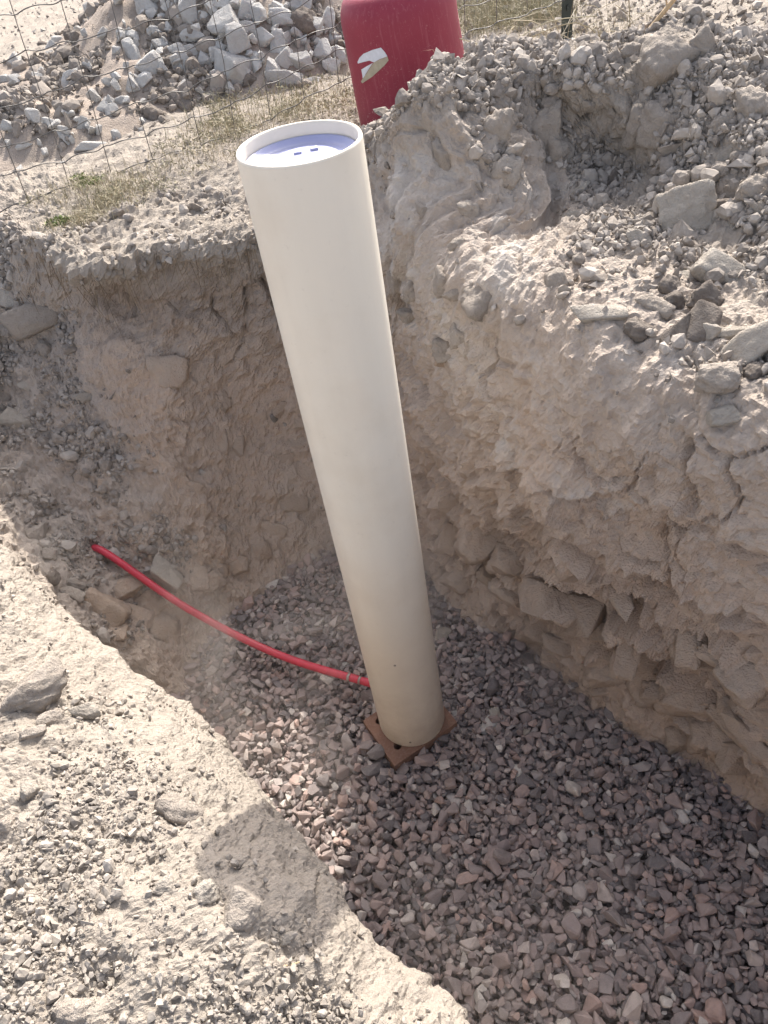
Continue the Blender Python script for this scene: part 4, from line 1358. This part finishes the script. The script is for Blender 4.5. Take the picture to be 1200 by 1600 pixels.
def tub_sticker(name, pix, mat, lift):
    uv = [on_tub(*q) for q in pix]
    bm = bmesh.new()
    face = bm.faces.new([bm.verts.new((a * 0.216, z, 0)) for a, z in uv])
    us = [a * 0.216 for a, z in uv]
    for u in np.linspace(min(us), max(us), 12)[1:-1]:
        bmesh.ops.bisect_plane(bm, geom=bm.verts[:] + bm.edges[:] + bm.faces[:], plane_co=(u, 0, 0), plane_no=(1, 0, 0))
    bmesh.ops.triangulate(bm, faces=bm.faces)
    geom = bmesh.ops.extrude_face_region(bm, geom=bm.faces[:])
    top = {v for v in geom["geom"] if isinstance(v, bmesh.types.BMVert)}
    for v in bm.verts:
        a, z = v.co.x / 0.216, v.co.y
        rr = tub_r(z) + (lift if v in top else 0.0002)
        v.co = (rr * math.cos(a), rr * math.sin(a), z)
    bmesh.ops.recalc_face_normals(bm, faces=bm.faces)
    return bm_obj(name, bm, mat, tub)


zz = lambda pts: [(500 + x / 4.286, y / 4.286) for x, y in pts]
M["paper"] = mat_plain("torn_white_label", (0.66, 0.68, 0.72), 0.7, 0.08, 90.0)
M["paper_back"] = mat_plain("label_backing", (0.42, 0.37, 0.27), 0.8, 0.12, 60.0)
tub_sticker("label_scrap", zz([(290, 375), (305, 348), (335, 322), (395, 302), (455, 290), (478, 320), (495, 352), (440, 368), (402, 386), (372, 371), (330, 378), (292, 386)]), M["paper"], 0.0016)
tub_sticker("label_scrap", zz([(312, 428), (350, 408), (392, 390), (338, 462), (318, 492), (316, 460)]), M["paper"], 0.0016)
tub_sticker("label_backing", zz([(404, 386), (440, 370), (495, 354), (501, 380), (474, 410), (440, 438), (380, 484), (312, 521), (304, 508), (322, 484), (342, 462), (394, 392)]), M["paper_back"], 0.0022)

# ------------------------------------------------------------------ wire fence and its post
FA, FB = np.array([-1.193, 2.98]), np.array([1.193, 3.85])
FD = (FB - FA) / np.linalg.norm(FB - FA)
M["wire"] = mat_plain("weathered_wire", (0.13, 0.125, 0.12), 0.5, 0.3, 60.0, Metallic=0.6)
M["post"] = mat_plain("dark_green_steel", (0.020, 0.030, 0.026), 0.5, 0.3, 30.0)
fence = tag(empty("wire_fence", (*FA, 1.1)), "sagging woven wire fence with rectangular mesh between ledge and rubble heap", "fence")
g = np.random.default_rng(31)
_us = [-1.3, 0, .43, .8, 1.1, 1.42, 2.01, 2.47, 2.54]
_zs = [1.12, 1.13, 1.14, 1.15, 1.18, 1.23, 1.27, 1.29, 1.29]
UV_ = [-1.15, -1.0, -.84, -.68, -.53, -.38, -.22, -.06, .10, .27, .43, .59, .78, .94, 1.10, 1.25, 1.42, 1.57, 1.72, 1.87, 2.01, 2.17, 2.32, 2.47]
LEVELS = [0.0, 0.10, 0.20, 0.315, 0.435, 0.56, 0.70, 0.85, 1.0]


def fence_pt(u, h, off=0.0):
    z = np.interp(u, _us, _zs) + h
    uu = u + 0.085 * h * np.interp(u, [0, 1.5, 2.2], [1, .4, 0])
    q = FA + FD * uu
    lean = 0.03 * math.sin(u * 2.1) * h
    return np.array([q[0] - FD[1] * (off + lean), q[1] + FD[0] * (off + lean), z]) - np.array([*FA, 1.1])


for k, h in enumerate(LEVELS):
    pts = []
    ph = g.uniform(0, 6)
    for u in np.arange(-1.25, 2.55, 0.0125):
        j = min(range(len(UV_)), key=lambda q: abs(UV_[q] - u))
        du = u - UV_[j]
        kink = 0.0065 * math.exp(-(du / 0.018) ** 2) * (1 if (j + k) % 2 else -1) + 0.004 * math.sin(u * 41.0 + ph)
        sag = 0.006 * math.sin(u * 4.3 + k * 1.7) + 0.003 * math.sin(u * 11 + k)
        pts.append(fence_pt(u, h + sag + kink, 0.003 * math.sin(u * 60 + k)))
    v, f = tube(pts, 0.0022 if k in (0, 8) else 0.0019, 5)
    link("line_wire", mesh_py("line_wire", v, f, True), M["wire"], fence)
for j, u in enumerate(UV_):
    bend = g.normal(0, 0.006, 5)
    pts = [fence_pt(u + float(np.interp(h, [0, .25, .5, .75, 1.0], bend)), h, 0.004) for h in np.linspace(0.0, 1.0, 22)]
    v, f = tube(pts, 0.0016, 5)
    link("stay_wire", mesh_py("stay_wire", v, f, True), M["wire"], fence)

post = tag(empty("fence_post", (1.185, 3.845, 1.08)), "dark green steel fence post standing at the edge of the mound", "post")
bm = bmesh.new()
box_bm(bm, (0, 0, 0.55), (0.052, 0.006, 1.0), 0.1, 0.001)
box_bm(bm, (0, 0.022, 0.55), (0.006, 0.040, 1.0), 0.1, 0.001)
for zz_ in np.arange(0.1, 1.0, 0.08):
    box_bm(bm, (0, -0.006, zz_), (0.012, 0.008, 0.02), 0.1, 0.001)
bm_obj("post_shaft", bm, M["post"], post)
bm = bmesh.new()
box_bm(bm, (0.006, -0.012, 0.01), (0.062, 0.06, 0.10), 0.15, 0.01)
bm_obj("concrete_foot", bm, mat_plain("concrete", (0.45, 0.43, 0.40), 0.9, 0.15, 50.0, 0.3), post)

# ------------------------------------------------------------------ dry plants
def mat_leaf(name, cols):
    t = NT(name)
    r = t.node("ShaderNodeNewGeometry").outputs["Random Per Island"]
    cr = t.node("ShaderNodeValToRGB")
    el = cr.color_ramp.elements
    while len(el) < len(cols):
        el.new(0.5)
    for i, (e, c) in enumerate(zip(el, cols)):
        e.position, e.color = i / (len(cols) - 1), (*c, 1)
    t.l.new(r, cr.inputs[0])
    return t.done(cr.outputs[0], 0.8, None, Specular_IOR_Level=0.2)


M["straw"] = mat_leaf("straw", [(0.27, 0.225, 0.145), (0.42, 0.36, 0.25), (0.50, 0.44, 0.33), (0.33, 0.295, 0.19)])
M["weed"] = mat_leaf("weed_leaf", [(0.17, 0.165, 0.105), (0.29, 0.265, 0.17), (0.40, 0.35, 0.245), (0.20, 0.20, 0.12), (0.46, 0.40, 0.30)])
M["green_weed"] = mat_leaf("green_weed_leaf", [(0.10, 0.15, 0.05), (0.17, 0.22, 0.075), (0.26, 0.27, 0.11)])
M["root"] = mat_leaf("root_fibre", [(0.14, 0.10, 0.07), (0.30, 0.24, 0.17)])


def pick_ground(poly, count, g, lev=(5.3, 8.9), patchy=True):
    m = np.where((GLV > lev[0]) & (GLV < lev[1]) & inside(poly, GPX, GPY))[0]
    w = GAREA[m] * (np.clip(0.3 + 2.2 * pnoise(GV[m] * 7.0 + 5), 0.0, 1.0) if patchy else 1.0)
    q = GV[g.choice(m, size=count, p=w / w.sum())].copy()
    q[:, :2] += g.normal(0, 0.06 if count > 20 else 0.01, (count, 2))
    return q


def blades(name, base, hgt, wid, spread, mat, g, kind="stuff", parent=None):
    """thin tapering bent blades"""
    n = len(base)
    az = g.uniform(0, 6.283, n)
    h = hgt * g.uniform(0.4, 1.25, n)
    ln = np.abs(g.normal(0, spread, n))
    dirh = np.stack([np.cos(az), np.sin(az), np.zeros(n)], 1)
    side = np.stack([-np.sin(az + g.normal(0, .8, n)), np.cos(az), np.zeros(n)], 1) * (wid * g.uniform(0.6, 1.3, n))[:, None]
    up = np.array([0, 0, 1.0])
    m1 = base + dirh * (h * ln * 0.35)[:, None] + up * (h * 0.55)[:, None]
    tp = base + dirh * (h * ln * 1.1)[:, None] + up * (h * np.clip(1.05 - ln * 0.5, 0.15, 1))[:, None]
    v = np.stack([base - side, base + side, m1 + side * 0.7, m1 - side * 0.7, tp], 1).reshape(-1, 3)
    o = np.arange(n)[:, None] * 5
    f = np.concatenate([o + np.array([[0, 1, 2]]), o + np.array([[0, 2, 3]]), o + np.array([[3, 2, 4]])])
    return tag(link(name, new_mesh(name, v, f), mat, parent), kind=kind)


def leaf_clumps(name, centres, rad, per, size, mat, g):
    n = len(centres) * per
    c = np.repeat(centres, per, 0)
    q = g.normal(size=(n, 3))
    q /= np.linalg.norm(q, axis=1, keepdims=True)
    q[:, 2] = np.abs(q[:, 2]) * 0.5
    p = c + q * (rad * g.uniform(0.25, 1, n) ** 0.6)[:, None]
    a = g.normal(size=(n, 3))
    a[:, 2] += 0.5
    a /= np.linalg.norm(a, axis=1, keepdims=True)
    b = np.cross(a, g.normal(size=(n, 3)))
    b /= np.linalg.norm(b, axis=1, keepdims=True)
    s = (size * g.uniform(0.6, 1.4, n))[:, None]
    v = np.stack([p - a * s, p + b * s * 0.3, p + a * s, p - b * s * 0.3], 1).reshape(-1, 3)
    f = np.arange(n)[:, None] * 4 + np.array([[0, 1, 2, 3]])
    return tag(link(name, new_mesh(name, v, f), mat), kind="stuff")


g = np.random.default_rng(41)
strip = [(30, 345), (90, 300), (180, 275), (300, 225), (420, 175), (555, 112), (560, 180), (470, 205), (380, 225), (370, 262), (250, 285), (190, 330), (120, 362), (60, 368)]
strip_b = [(228, 235), (310, 190), (330, 165), (430, 140), (550, 108), (558, 170), (470, 190), (360, 215), (260, 255)]
near_l = [(80, 310), (200, 275), (210, 325), (150, 350), (95, 358)]
rt = [(725, 0), (880, 0), (885, 30), (800, 48), (728, 52)]
rt2 = [(735, 50), (880, 40), (1010, 0), (1015, 50), (900, 85), (760, 85)]
b1 = np.concatenate([pick_ground(strip, 1300, g), pick_ground(strip_b, 900, g), pick_ground(near_l, 700, g), pick_ground(rt, 1500, g, patchy=False), pick_ground(rt2, 700, g, patchy=False)])
blades("dry_grass", b1, 0.055, 0.0011, 0.9, M["straw"], g)
b2 = np.concatenate([pick_ground(strip_b, 350, g), pick_ground(near_l, 120, g), pick_ground(rt, 1800, g, patchy=False)])
blades("tall_grass", b2, 0.085, 0.0015, 0.6, M["weed"], g)
c = np.concatenate([pick_ground(strip_b, 50, g), pick_ground(near_l, 9, g), pick_ground(rt, 90, g, patchy=False), pick_ground(strip, 30, g)])
leaf_clumps("low_weeds", c, 0.065, 55, 0.007, M["weed"], g)
c = np.concatenate([pick_ground([(75, 322), (105, 318), (110, 352), (80, 352)], 5, g), pick_ground([(125, 270), (160, 270), (165, 330), (120, 330)], 6, g)])
leaf_clumps("green_weeds", c, 0.035, 60, 0.008, M["green_weed"], g)

# straw stalks tangled round the post
pts_v, pts_f, off = [], [], 0
for i in range(46):
    q = pick_ground([(745, 70), (880, 50), (1010, 20), (1015, 60), (900, 95), (780, 90)], 1, g)[0]
    L = g.uniform(0.1, 0.32)
    d = np.array([g.normal(), g.normal() * 0.6, g.uniform(0.05, 0.7)])
    d /= np.linalg.norm(d)
    mid = q + d * L * 0.5 + np.array([0, 0, 0.05 * g.random()])
    v, f = tube(catmull([q, mid, q + d * L + g.normal(0, 0.03, 3)], 7), 0.0014, 4)
    pts_v.append(v)
    pts_f += [tuple(k + off for k in ff) for ff in f]
    off += len(v)
tag(link("dry_stalks", mesh_py("dry_stalks", np.concatenate(pts_v), pts_f), M["straw"]), kind="stuff")

# roots hanging from the rim of the back wall
pts_v, pts_f, off = [], [], 0
rim = np.where((GLV > 4.5) & (GLV < 5.3) & (GPX > 20) & (GPX < 480) & (GPY > 340) & (GPY < 470))[0]
for i in range(150):
    k = g.choice(rim)
    q = GV[k] + np.array([0, -0.008, 0.0])
    L = g.uniform(0.03, 0.16) * (1.6 if g.random() < 0.12 else 1)
    sw = g.normal(0, 0.022, 2)
    p = [q, q + np.array([sw[0] * 0.4, -0.012 + sw[1] * 0.3, -L * 0.45]), q + np.array([sw[0], -0.010 + sw[1] * 0.6, -L])]
    v, f = tube(catmull(p, 6), [0.0011, 0.001, 0.0009, 0.0008, 0.0006, 0.0004], 4)
    pts_v.append(v)
    pts_f += [tuple(kk + off for kk in ff) for ff in f]
    off += len(v)
tag(link("hanging_roots", mesh_py("hanging_roots", np.concatenate(pts_v), pts_f), M["root"]), kind="stuff")

# a bare stick leaning up from the mound crest
q, _, _ = on_ground(1000, 52)
rt_, up_, vw_ = view_axes(q)
end = q + rt_ * 0.17 + up_ * 0.21 - vw_ * 0.05
v, f = tube(catmull([q - np.array([0, 0, .02]), q + rt_ * .06 + up_ * .055, q + rt_ * .11 + up_ * .125, end], 14) - q, np.linspace(0.0045, 0.009, 14), 8)
stick = empty("branch", q)
tag(stick, "bare tan branch sticking up behind the lump on the mound crest", "branch")
M["wood"] = mat_plain("dry_wood", (0.50, 0.36, 0.21), 0.8, 0.2, 70.0, 0.3)
link("branch_stem", mesh_py("branch_stem", v, f, True), M["wood"], stick)
m2 = q + rt_ * .06 + up_ * .055 - q
v, f = tube(catmull([m2, m2 + rt_ * -.02 + up_ * .05, m2 + rt_ * -.06 + up_ * .07], 6), 0.0025, 6)
link("side_twig", mesh_py("side_twig", v, f, True), M["wood"], stick)
# little stick on the near bank
q, _, _ = on_ground(448, 1512)
rt_, up_, vw_ = view_axes(q)
v, f = tube(np.array([-rt_ * .016 - up_ * .002, rt_ * .002, rt_ * .017 + up_ * .004]) + vw_ * 0.003, 0.0012, 6)
o = link("twig", mesh_py("twig", v, f, True), M["wood"])
o.location = q
tag(o, "short dry twig lying on the pale crust below the pipe's shadow", "twig")

# ------------------------------------------------------------------ dust hanging in the pit
t = bpy.data.materials.new("dust")
t.use_nodes = True
dn, dl = t.node_tree.nodes, t.node_tree.links
dn.remove(dn["Principled BSDF"])
pv = dn.new("ShaderNodeVolumePrincipled")
pv.inputs["Color"].default_value = (0.88, 0.83, 0.775, 1)
pv.inputs["Anisotropy"].default_value = 0.2
tc = dn.new("ShaderNodeTexCoord")
nz = dn.new("ShaderNodeTexNoise")
nz.inputs["Scale"].default_value = 2.6
nz.inputs["Detail"].default_value = 3.0
nz.inputs["Distortion"].default_value = 0.8
dl.new(tc.outputs["Object"], nz.inputs["Vector"])
sp = dn.new("ShaderNodeSeparateXYZ")
dl.new(tc.outputs["Object"], sp.inputs[0])
def _mr(sock, a, b, c, d):
    n = dn.new("ShaderNodeMapRange")
    n.interpolation_type = 'SMOOTHSTEP'
    dl.new(sock, n.inputs[0])
    for i, v in enumerate((a, b, c, d)):
        n.inputs[1 + i].default_value = v
    return n.outputs[0]
def _mul(a, b):
    n = dn.new("ShaderNodeMath")
    n.operation = 'MULTIPLY'
    for i, v in enumerate((a, b)):
        if isinstance(v, bpy.types.NodeSocket):
            dl.new(v, n.inputs[i])
        else:
            n.inputs[i].default_value = v
    return n.outputs[0]
dens = _mul(_mul(_mr(nz.outputs[0], 0.46, 0.68, 0.03, 1.0), _mr(sp.outputs[2], 0.05, 0.75, 1.0, 0.0)), 1.5)
dens = _mul(dens, _mr(sp.outputs[1], 0.95, 1.55, 0.12, 1.0))
dl.new(dens, pv.inputs["Density"])
dl.new(pv.outputs[0], dn["Material Output"].inputs["Volume"])
bm = bmesh.new()
box_bm(bm, (0.0, 1.1, 0.36), (2.6, 2.7, 0.84))
o = bm_obj("dust_haze", bm, t)
o["kind"] = "stuff"
SC.cycles.volume_step_rate = 2.0
SC.cycles.volume_bounces = 1

bpy.context.view_layer.update()
